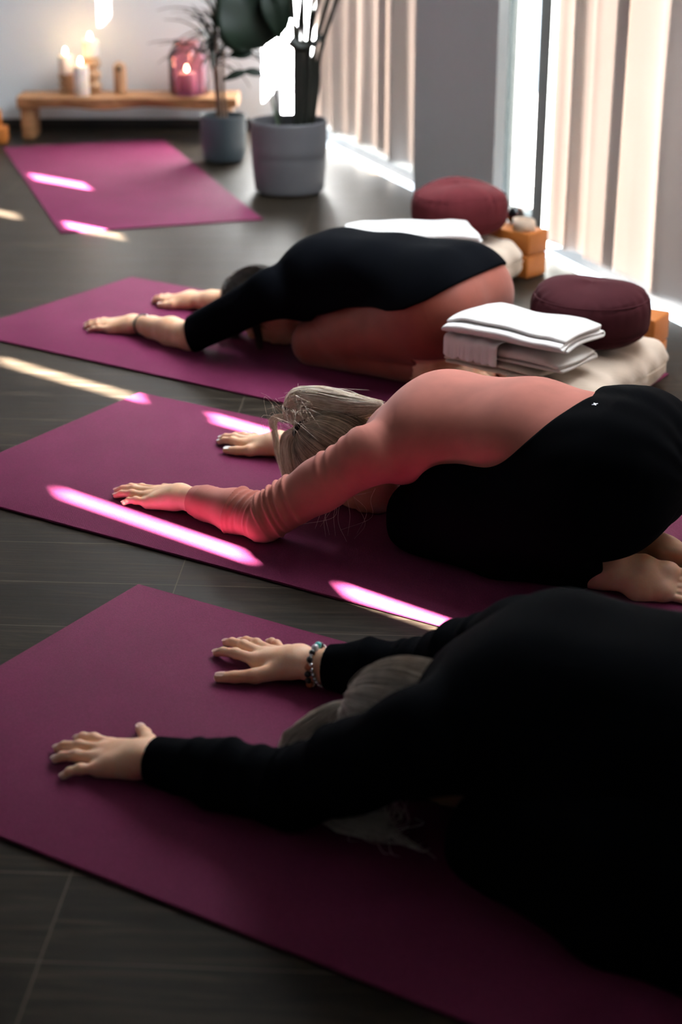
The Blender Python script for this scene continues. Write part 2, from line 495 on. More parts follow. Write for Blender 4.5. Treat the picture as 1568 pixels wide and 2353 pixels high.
def polygonise(f, lo, hi, h, project=2):
    lo = np.array(lo, float); hi = np.array(hi, float)
    B = 8
    nb = np.ceil((hi - lo) / (h * B)).astype(int)
    n = nb * B + 1
    # coarse pass, block centres
    cs = [lo[i] + (np.arange(nb[i]) + 0.5) * B * h for i in range(3)]
    C = np.stack(np.meshgrid(*cs, indexing='ij'), -1).reshape(-1, 3)
    Rb = B * h * 0.5 * math.sqrt(3)
    dc = np.concatenate([f(c) for c in np.array_split(C, max(1, len(C) // 200000))])
    act = (np.abs(dc) < Rb * 1.5 + 0.006)
    vals = np.ones(tuple(n), np.float32)
    sg = np.where(dc < 0, -1.0, 1.0).astype(np.float32).reshape(nb)
    up = np.repeat(np.repeat(np.repeat(sg, B, 0), B, 1), B, 2)
    vals[:-1, :-1, :-1] = up
    need = np.zeros(tuple(n), bool)
    ab = np.argwhere(act.reshape(nb))
    # cull primitives per super block
    SB = 4
    sup = {}
    for b in ab: sup.setdefault(tuple(b // SB), []).append(b)
    off = np.stack(np.meshgrid(*[np.arange(B + 1)] * 3, indexing='ij'), -1).reshape(-1, 3)
    Rs = SB * B * h * 0.5 * math.sqrt(3)
    for key, bl in sup.items():
        c = lo + (np.array(key) + 0.5) * SB * B * h
        dd = np.array([p(c[None])[0] for p in f.prims])
        pos = [x for x, p in zip(dd, f.prims) if not isinstance(p, Cut)]
        lim = min(pos) + 2.2 * Rs + 0.06
        sub = [p for x, p in zip(dd, f.prims) if x < lim]
        idx = (np.array(bl)[:, None] * B + off[None]).reshape(-1, 3)
        flat = np.unique(np.ravel_multi_index(idx.T, tuple(n)))
        idx = np.stack(np.unravel_index(flat, tuple(n)), -1)
        P = lo + idx * h
        vals.ravel()[flat] = f(P, sub)
    ins = vals < 0
    ins[0] = ins[-1] = False; ins[:, 0] = ins[:, -1] = False; ins[:, :, 0] = ins[:, :, -1] = False
    cnt = np.zeros(tuple(n - 1), np.uint8)
    for dx in (0, 1):
        for dy in (0, 1):
            for dz in (0, 1):
                cnt += ins[dx:n[0] - 1 + dx, dy:n[1] - 1 + dy, dz:n[2] - 1 + dz]
    cell = (cnt > 0) & (cnt < 8)
    ci = np.argwhere(cell)
    vid = np.full(tuple(n - 1), -1, np.int32)
    vid[cell] = np.arange(len(ci))
    # vertex = mean of the crossing points
    acc = np.zeros((len(ci), 3)); w = np.zeros(len(ci))
    cor = [(x, y, z) for x in (0, 1) for y in (0, 1) for z in (0, 1)]
    cv = {c: vals[ci[:, 0] + c[0], ci[:, 1] + c[1], ci[:, 2] + c[2]] for c in cor}
    cg = {c: ins[ci[:, 0] + c[0], ci[:, 1] + c[1], ci[:, 2] + c[2]] for c in cor}
    for i, c in enumerate(cor):
        for e in cor[i + 1:]:
            if sum(abs(c[k] - e[k]) for k in range(3)) != 1: continue
            x = cg[c] != cg[e]
            t = cv[c] / (cv[c] - cv[e] + 1e-12); t = np.clip(t, 0, 1)
            pt = np.array(c)[None] * (1 - t[:, None]) + np.array(e)[None] * t[:, None]
            acc[x] += pt[x]; w[x] += 1
    V = lo + (ci + acc / np.maximum(w, 1)[:, None]) * h
    F = []
    for ax in range(3):
        o1, o2 = (ax + 1) % 3, (ax + 2) % 3
        sl0 = [slice(None)] * 3; sl1 = [slice(None)] * 3
        sl0[ax] = slice(0, -1); sl1[ax] = slice(1, None)
        a, b = ins[tuple(sl0)], ins[tuple(sl1)]
        e = np.argwhere(a != b)
        if not len(e): continue
        e = e[(e[:, o1] > 0) & (e[:, o2] > 0) & (e[:, o1] < n[o1] - 1) & (e[:, o2] < n[o2] - 1)]
        s = a[e[:, 0], e[:, 1], e[:, 2]]
        q = []
        for (d1, d2) in ((-1, -1), (0, -1), (0, 0), (-1, 0)):
            c = e.copy(); c[:, o1] += d1; c[:, o2] += d2
            q.append(vid[c[:, 0], c[:, 1], c[:, 2]])
        q = np.stack(q, 1)
        q[~s] = q[~s][:, ::-1]
        F.append(q)
    F = np.vstack(F); F = F[(F >= 0).all(1)]
    for _ in range(project):
        e = h * 0.35
        out = []
        for Vc in np.array_split(V, max(1, len(V) // 150000)):
            d = f(Vc); g = np.stack([(f(Vc + e * np.eye(3)[i]) - f(Vc - e * np.eye(3)[i])) / (2 * e) for i in range(3)], 1)
            g2 = (g * g).sum(1)
            st = (d / np.maximum(g2, 0.25))[:, None] * g
            ln = np.linalg.norm(st, axis=1, keepdims=True)
            st *= np.minimum(1, 0.6 * h / (ln + 1e-9))
            out.append(Vc - st)
        V = np.vstack(out)
    return V, F

QUALITY = 1.0      # grid size multiplier

def sdf_obj(name, f, lo, hi, h, material, parent, project=2, smooth_iter=0):
    V, F = polygonise(f, lo, hi, h * QUALITY, project)
    return mesh_obj(name, V, F, material, parent)

MAT_TOP = 0.006

# ------------------------------------------------------------------ people
def hand_prims(wrist, tips, side, zk=0.0265, zt=0.0085, scale=1.0, wr=(0.026, 1.0)):
    """palm-down hand on the mat. wrist (f,l,z); tips: thumb, index, middle, ring, little as (f,l).
       side = +1 when the thumb lies towards +l. returns primitives and nail frames"""
    w = A3(*wrist)
    mid = A3(tips[2][0], tips[2][1], zt)
    d = mid - w; d[2] = 0; d /= np.linalg.norm(d)
    n = A3(-d[1], d[0], 0) * side                 # towards the thumb
    s = scale
    kn = [w + d * x * s + n * y * s + A3(0, 0, zk - w[2] + dz) for (x, y, dz) in
          ((0.088, 0.027, -0.001), (0.092, 0.007, 0.001), (0.086, -0.013, -0.001), (0.076, -0.031, -0.006))]
    P = []
    Zf = MAT_TOP
    # palm
    up = (0, 0, 1)
    P.append(Prim(w - d * 0.02, w + d * 0.02, 0.021, 0.0225, 0.01, n, 1.35))
    for k, (q, r) in enumerate(zip(kn, (0.0135, 0.0135, 0.0128, 0.0118))):
        base = w + d * 0.018 + n * (0.013 - 0.0085 * k)
        P.append(Prim(base, q - A3(0, 0, 0.004), 0.0185, r, 0.016))
    P.append(Prim(w + d * .03 + n * 0.012 - A3(0, 0, .006), w + d * .068 + n * .018 - A3(0, 0, .012), .019, .014, .014))
    P.append(Prim(w + d * .02 - n * 0.016 - A3(0, 0, .008), w + d * .06 - n * .026 - A3(0, 0, .012), .017, .013, .014))
    nails = []
    rad = [(0.0098, 0.0088, 0.0078, 0.0068), (0.0100, 0.0090, 0.0079, 0.0068), (0.0096, 0.0086, 0.0075, 0.0065), (0.0086, 0.0076, 0.0067, 0.0058)]
    lens = [(0.043, 0.026, 0.021), (0.047, 0.029, 0.022), (0.044, 0.027, 0.021), (0.035, 0.020, 0.019)]
    for k in range(4):
        q = kn[k]; t = A3(tips[k + 1][0], tips[k + 1][1], zt)
        hd = t - q; hd[2] = 0; D = np.linalg.norm(hd); hd /= D
        L = sum(lens[k]) * s
        sc = max(0.8, min(1.12, D * 1.03 / L))
        L1, L2, L3 = [x * sc * s for x in lens[k]]
        # pose joints: lengths along hd with sagging heights
        D = min(D, (L1 + L2 + L3) * 0.995)
        z0 = q[2]; r1, r2, r3, r4 = [x * s for x in rad[k]]
        f1, f2 = L1 / (L1 + L2 + L3), (L1 + L2) / (L1 + L2 + L3)
        slack = (L1 + L2 + L3) - D
        arch = min(0.0045, math.sqrt(max(0, slack) * 0.006) + 0.0005)
        p1 = q + hd * D * f1; p1[2] = z0 + (r2 + 0.007 - z0) * 0.62 + arch
        p2 = q + hd * D * f2; p2[2] = r3 + MAT_TOP + 0.0045 + arch * 0.3
        p3 = q + hd * D * 0.985; p3[2] = r4 + MAT_TOP - 0.0005
        P.append(Prim(q - A3(0, 0, .001), p1, r1 * 1.08, r2, 0.007))
        P.append(Ell(p1 + A3(0, 0, 0.0004), (r2 * 1.06, r2 * 1.06, r2 * 1.04), 0.006))
        P.append(Prim(p1, p2, r2 * 0.98, r3, 0.003))
        P.append(Prim(p2, p3 - hd * r4 * .8, r3, r4, 0.003))
        ax = p3 - p2; ax /= np.linalg.norm(ax)
        nails.append((p3 - hd * r4 * 0.75, ax, r4, k + 1))
    # thumb
    t = A3(tips[0][0], tips[0][1], zt + 0.002)
    cmc = w + d * 0.018 + n * 0.020 - A3(0, 0, 0.008)
    v = t - cmc; v[2] = 0; D = np.linalg.norm(v); v /= D
    bow = n * 0.010 if D > 0.08 else d * 0.006
    mcp = cmc + v * D * 0.42 + bow; mcp[2] = 0.021
    ip = cmc + v * D * 0.74 + bow * 0.6; ip[2] = 0.0175
    tip = t.copy(); tip[2] = MAT_TOP + 0.0085
    P.append(Prim(cmc, mcp, 0.0165 * s, 0.0128 * s, 0.014))
    P.append(Prim(mcp, ip, 0.0120 * s, 0.0102 * s, 0.006))
    P.append(Prim(ip, tip, 0.0104 * s, 0.0084 * s, 0.004))
    ax = tip - ip; ax /= np.linalg.norm(ax)
    nails.append((tip - v * 0.003, ax, 0.0092 * s, 0))
    return P, nails

def nail_mesh(frames, mat, parent, labels=None):
    for (p, ax, r, k) in frames:
        up = A3(0, 0, 1) - ax * ax[2]; up /= np.linalg.norm(up)
        sd_ = np.cross(ax, up)
        L = r * (1.55 if k else 1.45); Wd = r * 0.80
        nu, nv = 9, 7
        V = []
        for i in range(nu):
            u = i / (nu - 1) * 2 - 1
            hw = Wd * (1 - max(0, abs(u) - 0.55) ** 2 * 2.2)
            for j in range(nv):
                a = (j / (nv - 1) * 2 - 1)
                x = a * hw
                zz = math.sqrt(max(0, 1.04 - (x / r) ** 2)) * r - max(0, u) ** 2 * r * 0.18 + 0.0004
                V.append(p + ax * u * L * 0.62 + sd_ * x + up * zz)
        V = np.array(V)
        top = V + up * 0.0005
        n = len(V)
        F = []
        for i in range(nu - 1):
            for j in range(nv - 1):
                a = i * nv + j
                F.append((a, a + 1, a + nv + 1, a + nv)); F.append((n + a, n + a + nv, n + a + nv + 1, n + a + 1))
        bd = [j for j in range(nv)] + [i * nv + nv - 1 for i in range(1, nu)] + [(nu - 1) * nv + j for j in range(nv - 2, -1, -1)] + [i * nv for i in range(nu - 2, 0, -1)]
        for q in range(len(bd)):
            a, b = bd[q], bd[(q + 1) % len(bd)]
            F.append((a, b, n + b, n + a))
        mesh_obj('fingernail', np.vstack([V, top]), np.array(F), mat, parent)

Y = (0, 1, 0)
def skeleton(J):
    """dict of body primitives for a kneeling, folded-forward figure; J holds the joints"""
    G = {}
    G['torso'] = [Prim((-.40, 0, .222), (-.22, 0, .243), .112, .098, .03, Y, 1.42),
                  Prim((-.22, 0, .243), (-.03, 0, .225), .098, .100, .03, Y, 1.42),
                  Prim((-.03, 0, .225), (.045, 0, .187), .098, .080, .03, Y, 1.55)]
    G['hips'] = [Prim((-.415, 0, .215), (-.40, 0, .215), .119, .116, .04, Y, 1.62),
                 Prim((-.42, .070, .205), (-.42, .080, .205), .117, .117, .05),
                 Prim((-.42, -.070, .205), (-.42, -.080, .205), .117, .117, .05)]
    G['neck'] = [Prim((.04, 0, .180), (.13, 0, .135), .058, .050, .025)]
    c = A3(*J.get('skull', (.20, 0, .107)))
    R = np.array([[.985, 0, .17], [0, 1, 0], [-.17, 0, .985]])
    up = R[0]; back = R[2]                                # crown direction, back-of-head direction
    G['head'] = [Ell(c, (.102, .076, .090), .02, R),
                 Ell(c - up * .065 - back * .030, (.072, .060, .058), .025, R),
                 Prim(c - up * .105 - back * .050, c - up * .100 - back * .058, .026, .024, .02),       # chin
                 Prim(c - up * .005 - back * .086, c - up * .045 - back * .094, .009, .014, .008),      # nose
                 Prim(c - up * .070 + Y_(-.018) - back * .083, c - up * .070 + Y_(.018) - back * .083, .008, .008, .006),
                 Prim(c - up * .079 + Y_(-.014) - back * .082, c - up * .079 + Y_(.014) - back * .082, .008, .008, .004),
                 Cut(c - up * .008 + Y_(.032) - back * .098, (.018, .018, .016), .008, R),
                 Cut(c - up * .008 + Y_(-.032) - back * .098, (.018, .018, .016), .008, R),
                 Ell(c - up * .008 + Y_(.032) - back * .080, (.013, .014, .012), .003, R),
                 Ell(c - up * .008 + Y_(-.032) - back * .080, (.013, .014, .012), .003, R)]
    for s in (1, -1):
        e = c - up * .035 + Y_(.074 * s) - back * .005
        # ear: helix rim, lobe, hollow
        pts = [e + up * (.026 * math.cos(a)) * 1.0 + back * (.015 * math.sin(a) + .004) + Y_(s * (.006 + .010 * max(0, math.sin(a)))) for a in np.linspace(-0.4, 3.9, 8)]
        for a, b in zip(pts[:-1], pts[1:]): G['head'].append(Prim(a, b, .0042, .0042, .004))
        G['head'].append(Prim(e - up * .024 + Y_(.006 * s), e - up * .030 + Y_(.007 * s), .0075, .006, .005))
        G['head'].append(Prim(e + up * .010 + back * .004, e - up * .016, .008, .006, .005, (0, 1, 0), .6))
    for s, nm in ((1, 'L'), (-1, 'R')):
        S, E, W = A3(*J['S' + nm]), A3(*J['E' + nm]), A3(*J['W' + nm])
        tq = A3(.01, .085 * s, .200)
        m1 = S + (E - S) * .45; m2 = E + (W - E) * .35; m3 = E + (W - E) * .72
        G['shoulder' + nm] = [Prim(tq, S, .066, .053, .03)]
        G['arm' + nm] = [Prim(S, m1, .052, .044, .02), Prim(m1, E, .044, .037, .02),
                         Prim(E, m2, .038, .041, .015), Prim(m2, m3, .040, .031, .015), Prim(m3, W, .031, .0245, .012)]
        H, K, AN, HE, TO = [A3(*J[x + nm]) for x in ('H', 'K', 'A', 'heel', 'toe')]
        G['thigh' + nm] = [Prim(H, K + (H - K) * .35 + A3(0, 0, .01), .098, .078, .03), Prim(K + (H - K) * .35 + A3(0, 0, .01), K, .078, .058, .02)]
        kk = K - A3(.0, 0, .012); mc = K + (AN - K) * .42; mc[2] = .066
        G['calf' + nm] = [Prim(kk, mc, .054, .056, .015), Prim(mc, AN, .056, .036, .015)]
        fd = TO - HE; fl = np.linalg.norm(fd); fd = fd / fl
        fs = np.cross(fd, A3(0, 0, 1)); fs /= np.linalg.norm(fs)
        tl = J.get('foot_tilt', .6)
        sg = -s if (fs @ A3(0, 1, 0)) > 0 else s          # which way along fs is the inner side
        upv = np.cross(fs, fd); upv = upv if upv[2] > 0 else -upv
        fs = fs * math.cos(tl) + upv * math.sin(tl) * sg
        ball = HE + fd * fl * .72; ball[2] = max(ball[2], .020 + .020 * math.sin(tl))
        G['foot' + nm] = [Prim(AN, HE + A3(-.0, 0, .0), .034, .031, .02),
                          Prim(HE, HE + fd * fl * .4 + A3(0, 0, -.002), .033, .027, .02, fs, 1.25),
                          Prim(HE + fd * fl * .4 + A3(0, 0, -.002), ball, .027, .021, .02, fs, 1.85)]
        foot = G['foot' + nm]
        inner = s if (fs @ A3(0, 1, 0)) < 0 else -s      # sign along fs of the big-toe side
        # heel/ball pads and toes
        foot.append(Ell(ball + fs * .020 * inner + A3(0, 0, .008), (.022, .020, .017), .012))
        foot.append(Ell(ball - fs * .020 * inner + A3(0, 0, .004), (.020, .018, .015), .012))
        for t, (o_, L_, r_) in enumerate(((.026, .052, .0120), (.010, .052, .0088), (-.003, .048, .0082), (-.015, .042, .0076), (-.027, .034, .0072))):
            a0 = ball + fs * o_ * inner * 1.05 + fd * .006
            m0 = a0 + fd * L_ * .55 + A3(0, 0, .004)
            e0 = a0 + fd * L_ + fs * o_ * .08 * inner; e0[2] = max(MAT_TOP + r_, e0[2] - .012)
            a0[2] = max(a0[2], .014); 
            foot.append(Prim(a0, m0, r_ * .95, r_ * .92, .004)); foot.append(Prim(m0, e0, r_ * .92, r_, .003))
    return G

def Y_(v): return A3(0, v, 0)

def floor_clip(z0=MAT_TOP + .0008):
    def post(P, d): return np.maximum(d, z0 - P[:, 2])
    return post

def seg_coord(P, pts):
    """arc length along a polyline and offset from it"""
    best = np.full(len(P), 1e9); s = np.zeros(len(P)); q = np.zeros_like(P); acc = 0
    for a, b in zip(pts[:-1], pts[1:]):
        ab = b - a; L = np.linalg.norm(ab)
        t = np.clip((P - a) @ ab / (L * L), 0, 1)
        r = P - a - t[:, None] * ab
        d = (r * r).sum(1)
        m = d < best
        best[m] = d[m]; s[m] = acc + t[m] * L; q[m] = r[m]
        acc += L
    return s, q, np.sqrt(best)

def build_body(root_name, loc, rz, J, handL, handR, skin, label, cat_extra=None):
    G = skeleton(J)
    prims = []
    for k in ('torso', 'hips', 'neck', 'head', 'shoulderL', 'shoulderR', 'armL', 'armR', 'thighL', 'thighR', 'calfL', 'calfR', 'footL', 'footR'):
        prims += G[k]
    hl, nl = hand_prims(J['WL'], handL, -1, **J.get('handL', {}))
    hr, nr = hand_prims(J['WR'], handR, +1, **J.get('handR', {}))
    prims += hl + hr
    f = field(prims, floor_clip())
    V, F = polygonise(f, (-.70, -.34, 0), (.76, .36, .42), .0026 * QUALITY, 2)
    o = mesh_obj('person', V, F, skin)
    o.location = loc; o.rotation_euler = (0, 0, rz)
    tag(o, label, 'person')
    return o, G, nl, nr

def plane(P, n, p0):
    n = A3(*n); n = n / np.linalg.norm(n)
    return (P - A3(*p0)) @ n

def smax(a, b, k): return -smin(-a, -b, k)

def hair_strands(name, paths, r0, mat, parent, n=14, sides=3, taper=True):
    P = np.array([spline(p, n) for p in paths])
    P[..., 2] = np.maximum(P[..., 2], MAT_TOP + .001 + r0 * 1.2)
    t = np.linspace(0, 1, n)
    rad = r0 * (1 - 0.75 * t ** 3) if taper else np.full(n, r0)
    V, F = tubes(P, np.broadcast_to(rad, (len(P), n)), sides)
    return V, F

def skull_path(c, R, radii, a, b, lift=.004, n=9, sweep=0.0):
    """great-circle style path over the skull between unit directions a and b"""
    a = a / np.linalg.norm(a); b = b / np.linalg.norm(b)
    om = math.acos(np.clip(a @ b, -1, 1)) + 1e-6
    out = []
    for t in np.linspace(0, 1, n):
        v = (math.sin((1 - t) * om) * a + math.sin(t * om) * b) / math.sin(om)
        out.append(c + (v * (radii + lift)) @ R)
    return np.array(out)

def bundle(ctrl, count, rad, rng, flat=(1, 1), jitter=.15, wob=0.004):
    """strands running together along a centre line; rad list per control point"""
    ctrl = np.asarray(ctrl, float); m = len(ctrl)
    rad = np.asarray(rad, float)
    t = np.gradient(ctrl, axis=0); t /= np.linalg.norm(t, axis=1, keepdims=True)
    ref = A3(0, 1, 0)
    u = np.cross(t, ref); u /= np.linalg.norm(u, axis=1, keepdims=True) + 1e-9
    v = np.cross(t, u)
    out = []
    for _ in range(count):
        a = rng.uniform(0, 2 * PI); r = math.sqrt(rng.uniform(0, 1)) * (1 + rng.normal() * .06)
        a2 = a + rng.normal() * jitter
        al = np.linspace(a, a2, m)
        off = (rad * r)[:, None] * (u * (np.cos(al) * flat[0])[:, None] + v * (np.sin(al) * flat[1])[:, None])
        w = rng.normal(size=(m, 3)) * wob * np.linspace(0, 1, m)[:, None]
        out.append(ctrl + off + w)
    return out

# ------------------------------------------------------------------ room shell
floor_m = floor_material()
wall_m = simple('white_wall_plaster', (0.80, 0.85, 0.88), rough=0.85, var=0.02, scale=2.0, bscale=180, bstr=0.05)
ceil_m = simple('ceiling_paint', (0.30, 0.30, 0.30), rough=0.9, var=0.02)
dark_wall_m = simple('dim_grey_wall_paint', (0.09, 0.088, 0.085), rough=0.9, var=0.03)
col_m = simple('grey_column_plaster', (0.74, 0.78, 0.79), rough=0.8, var=0.04, scale=40, stretch=(30, 30, .6), bscale=20, bstr=0.1)
base_m = simple('dark_baseboard', (0.012, 0.011, 0.010), rough=0.6, var=0.1)
frame_m = simple('grey_window_frame', (0.16, 0.175, 0.17), rough=0.45, var=0.05)
terr_m = simple('pale_terrace_concrete', (0.32, 0.31, 0.30), rough=0.9, var=0.1)
curt_m = curtain_material()
curt_dense = curtain_material('dense_beige_curtain', 0.012)  # less translucent cloth for the unseen panels, added to dim the foreground
pane_m = pane_material()

def struct(name, bm, m, **kw):
    o = bm_obj(name, bm, m, **kw); o['kind'] = 'structure'; return o

CEIL = 2.75
W0 = Vector((-0.27, 8.10, 0)); WD = Vector((0.333, -0.943, 0)).normalized(); WN = Vector((WD.y * -1, WD.x, 0))   # outward normal
def wp(s, out=0.0, z=0.0): return W0 + WD * s + WN * out + Vector((0, 0, z))
WALL_LEN = 11.4
Wend = wp(WALL_LEN)
XL = -3.4
bm = bmesh.new()
pts = [(XL, 8.1), (W0.x, 8.1), (Wend.x, Wend.y), (XL, Wend.y)]
pout = [(XL, 8.1), tuple(wp(0, .02))[:2], tuple(wp(WALL_LEN, .02))[:2], (XL, Wend.y)]
top = [bm.verts.new((x, y, 0)) for x, y in pout]; bot = [bm.verts.new((x, y, -0.05)) for x, y in pout]
bm.faces.new(top); bm.faces.new(list(reversed(bot)))
for i in range(4): bm.faces.new((top[i], bot[i], bot[(i + 1) % 4], top[(i + 1) % 4]))
struct('floor', bm, floor_m)
bm = bmesh.new()
pc = [(XL - .1, 8.2), tuple(wp(-.2, .5))[:2], tuple(wp(WALL_LEN + .1, .5))[:2], (XL - .1, Wend.y - .1)]
a = [bm.verts.new((x, y, CEIL)) for x, y in pc]; b = [bm.verts.new((x, y, CEIL + .12)) for x, y in pc]
bm.faces.new(list(reversed(a))); bm.faces.new(b)
for i in range(4): bm.faces.new((a[i], b[i], b[(i + 1) % 4], a[(i + 1) % 4]))
struct('ceiling', bm, ceil_m)
bm = bmesh.new(); bx(bm, (XL - .1, 8.1, 0), (wp(0, .45).x, 8.2, CEIL)); struct('wall_back', bm, wall_m)
bm = bmesh.new(); bx(bm, (XL - .1, Wend.y, 0), (XL, 8.1, CEIL)); struct('wall_left', bm, simple('grey_wall_paint', (0.55, 0.55, 0.55), rough=0.9, var=0.03))
bm = bmesh.new(); bx(bm, (XL - .1, Wend.y - .1, 0), (Wend.x + .45, Wend.y, CEIL)); struct('wall_front', bm, dark_wall_m)
bm = bmesh.new(); bx(bm, (XL, 8.085, 0), (W0.x - .02, 8.0995, 0.055), bevel=.003); struct('baseboard_back', bm, base_m)

def wall_box(bm, s0, s1, o0, o1, z0, z1, bevel=0.0):
    M = Matrix.Translation(W0) @ Matrix(((WD.x, WN.x, 0, 0), (WD.y, WN.y, 0, 0), (0, 0, 1, 0), (0, 0, 0, 1)))
    return bx(bm, (s0, o0, z0), (s1, o1, z1), bevel=bevel, mat=M)

# grey column between the curtains
bm = bmesh.new(); wall_box(bm, 1.80, 2.555, -.04, .0, 0, CEIL); wall_box(bm, 1.80, 2.12, .0, .275, 0, CEIL); struct('wall_column', bm, col_m)
# strip of wall above the glazing
bm = bmesh.new(); wall_box(bm, 0, 1.80, .20, .27, 2.60, CEIL); wall_box(bm, 2.12, WALL_LEN, .20, .27, 2.60, CEIL); struct('wall_right', bm, wall_m)
# glazing: frames (posts, sill, transom, head) and a pane in each
bays = [(0.0, 1.80), (2.12, 3.95), (3.95, 5.60), (5.60, 7.25), (7.25, 8.90), (8.90, WALL_LEN)]
for k, (s0, s1) in enumerate(bays):
    bm = bmesh.new()
    wall_box(bm, s0, s1, .20, .27, -.02, .03, .003)
    wall_box(bm, s0, s1, .20, .27, 2.55, 2.60, .003)
    wall_box(bm, s0, s0 + .05, .20, .27, .03, 2.55, .003)
    wall_box(bm, s1 - .05, s1, .20, .27, .03, 2.55, .003)
    if k == 1:
        wall_box(bm, 2.69, 2.77, .050, .55, 0, 2.55, .003)  # post deepened outward to keep direct sun out of the open gap
        wall_box(bm, 2.605, 2.615, .215, .255, .03, 2.55, .003)
    fo = struct('window_%d' % (k + 1), bm, frame_m)
    bm = bmesh.new(); wall_box(bm, s0 + .04, s1 - .04, .232, .238, .02, 2.56)
    po = bm_obj('pane', bm, pane_m, fo)
# pale terrace outside
bm = bmesh.new(); wall_box(bm, -1.0, WALL_LEN + 3, .27, 4.5, -.10, -.04); struct('terrace_ground', bm, terr_m)

# curtains: pleated sheets hung along the glazing; panels part a little between z0 and z1
def curtain(s0, s1, hem, notchL, notchR, seed, label, off=0.0, lean=0.0, amp=1.0, wl=0.17, lay=0.0):
    """notchX: (width, [(z0, z1), ...]) openings cut back from that edge"""
    rg = np.random.default_rng(seed)
    root = None
    zs = sorted(set([hem, hem + .02, 2.4, 2.44] + list(np.linspace(hem + .03, 2.38, 26)) + [z for nt_ in (notchL, notchR) if nt_ for zz in nt_[1] for z in zz]))
    ns = int((s1 - s0) / .011)
    S = np.linspace(s0, s1, ns)
    extra = []
    if notchL: extra.append(s0 + notchL[0])
    if notchR: extra.append(s1 - notchR[0])
    S = np.array(sorted(set(list(S) + extra)))
    ph = rg.uniform(0, 6, 6)
    V = []; F = []
    for z in zs:
        g = (z - hem) / (2.4 - hem)
        for s in S:
            u = s - s0
            x = (u + .02 * math.sin(u * 5 + ph[0] + g)) / wl * 2 * PI
            w = math.sin(x + .5 * math.sin(u * 9 + ph[1]) + .25 * g)
            w2 = math.sin(x * 2.3 + ph[2] + .8 * g)
            fl = min(1, max(0, (s - s0 - (notchL[0] if notchL else 0) - .04) / .16)) * min(1, max(0, (s1 - (notchR[0] if notchR else 0) - .04 - s) / .16))
            o = lay + off * fl + fl * amp * (.030 * w + .008 * w2) * (1.0 - .25 * g) + .004 * fl * math.sin(g * 9 + u * 7)
            du = lean * (1 - g) * (1 - (s - s0) / (s1 - s0))
            V.append(wp(s + du, .07 + o, z))
    n = len(S)
    def open_at(sm, zm):
        if notchL and sm < s0 + notchL[0] and any(a < zm < b for a, b in notchL[1]): return True
        if notchR and sm > s1 - notchR[0] and any(a < zm < b for a, b in notchR[1]): return True
        return False
    for i in range(len(zs) - 1):
        for j in range(n - 1):
            if open_at((S[j] + S[j + 1]) / 2, (zs[i] + zs[i + 1]) / 2): continue
            a = i * n + j
            F.append((a, a + 1, a + n + 1, a + n))
    o = mesh_obj('curtain', V, F, curt_dense if s0 > 5.1 else curt_m)
    md = o.modifiers.new('thick', 'SOLIDIFY'); md.thickness = .0015; md.offset = 0
    tag(o, label, 'curtain', 'linen curtains along the window wall')
    return o

CUR = [
 # s0, s1, hem, notchL, notchR, label
 (.09, 1.200, .075, (.12, [(.33, 2.36)]), (.075, [(1.51, 2.0)]), 'beige linen curtain behind the large potted plant, nearest the back wall', 0, .05, 1.1, .30),
 (1.100, 1.799, .065, (.085, [(1.51, 2.0)]), None, 'beige linen curtain hanging just left of the grey column', -.01, 0, 1.5, .34),
 (2.790, 3.265, .035, None, (.115, [(1.429, 1.626)]), 'narrow gathered beige curtain just right of the tall bright window gap', .01, 0, .8, .16),
 (3.200, 4.300, .035, (.110, [(1.429, 1.626)]), (.090, [(1.481, 1.662), (1.81, 2.05)]), 'wide beige linen curtain behind the cushion with the orange blocks', 0, 0, .75, .46),
 (4.250, 5.400, .035, (.080, [(1.481, 1.662), (1.81, 2.05)]), None, 'beige linen curtain at the right edge of the photo', -.035, 0, .6, .55),
 (5.180, 6.690, .035, None, (.075, [(1.56, 1.724), (1.867, 2.178)]), 'beige linen curtain just outside the right edge of the photo', 0, 0, .9, .50),
 (6.630, 7.740, .06, (.070, [(1.56, 1.724), (1.867, 2.178)]), (.045, [(1.555, 1.751), (1.896, 2.209)]), 'beige linen curtain outside the frame beside the nearest mat', 0, 0, 1.0, .40),
 (7.680, WALL_LEN, .06, (.090, [(1.555, 1.751), (1.896, 2.209)]), None, 'beige linen curtain outside the frame nearest the camera', 0, 0, 1.0, .40),
]
for k, (s0, s1, hem, nl_, nr_, lab, off, lean, amp, wl) in enumerate(CUR):
    curtain(s0, s1, hem, nl_, nr_, 40 + k, lab, off, lean, amp, wl, .003 if k % 2 else -.003)
bm = bmesh.new(); wall_box(bm, .02, 1.79, .05, .09, 2.42, 2.45, .002); wall_box(bm, 2.57, WALL_LEN - .02, .05, .09, 2.42, 2.45, .002)
struct('trim_1', bm, frame_m)

# ------------------------------------------------------------------ yoga mats
mat_m = mat_material()
ML, MW = 1.882, 0.768
def yoga_mat(x, y, ang, label):
    """x,y: far-left corner; long side runs along ang"""
    nx, ny = 60, 24
    th = MAT_TOP - .0006
    bm = bmesh.new()
    vs = bx(bm, (0, -MW, .0006), (ML, 0, MAT_TOP), bevel=.0022, seg=2)
    me_o = bm_obj('yoga_mat', bm, mat_m, smooth=True, angle=.6)
    me_o.location = (x, y, 0); me_o.rotation_euler = (0, 0, ang)
    tag(me_o, label, 'yoga mat', 'purple yoga mats on the plank floor')
    return me_o
S_ = 1.2585
yoga_mat(-.308 * S_, 2.178 * S_, -.546, 'purple yoga mat nearest the camera, under the person all in black')
yoga_mat(-.414 * S_, 3.099 * S_, -.553, 'purple yoga mat under the blonde person in the pink top')
yoga_mat(-.547 * S_, 4.053 * S_, -.586, 'purple yoga mat under the person in rust leggings')
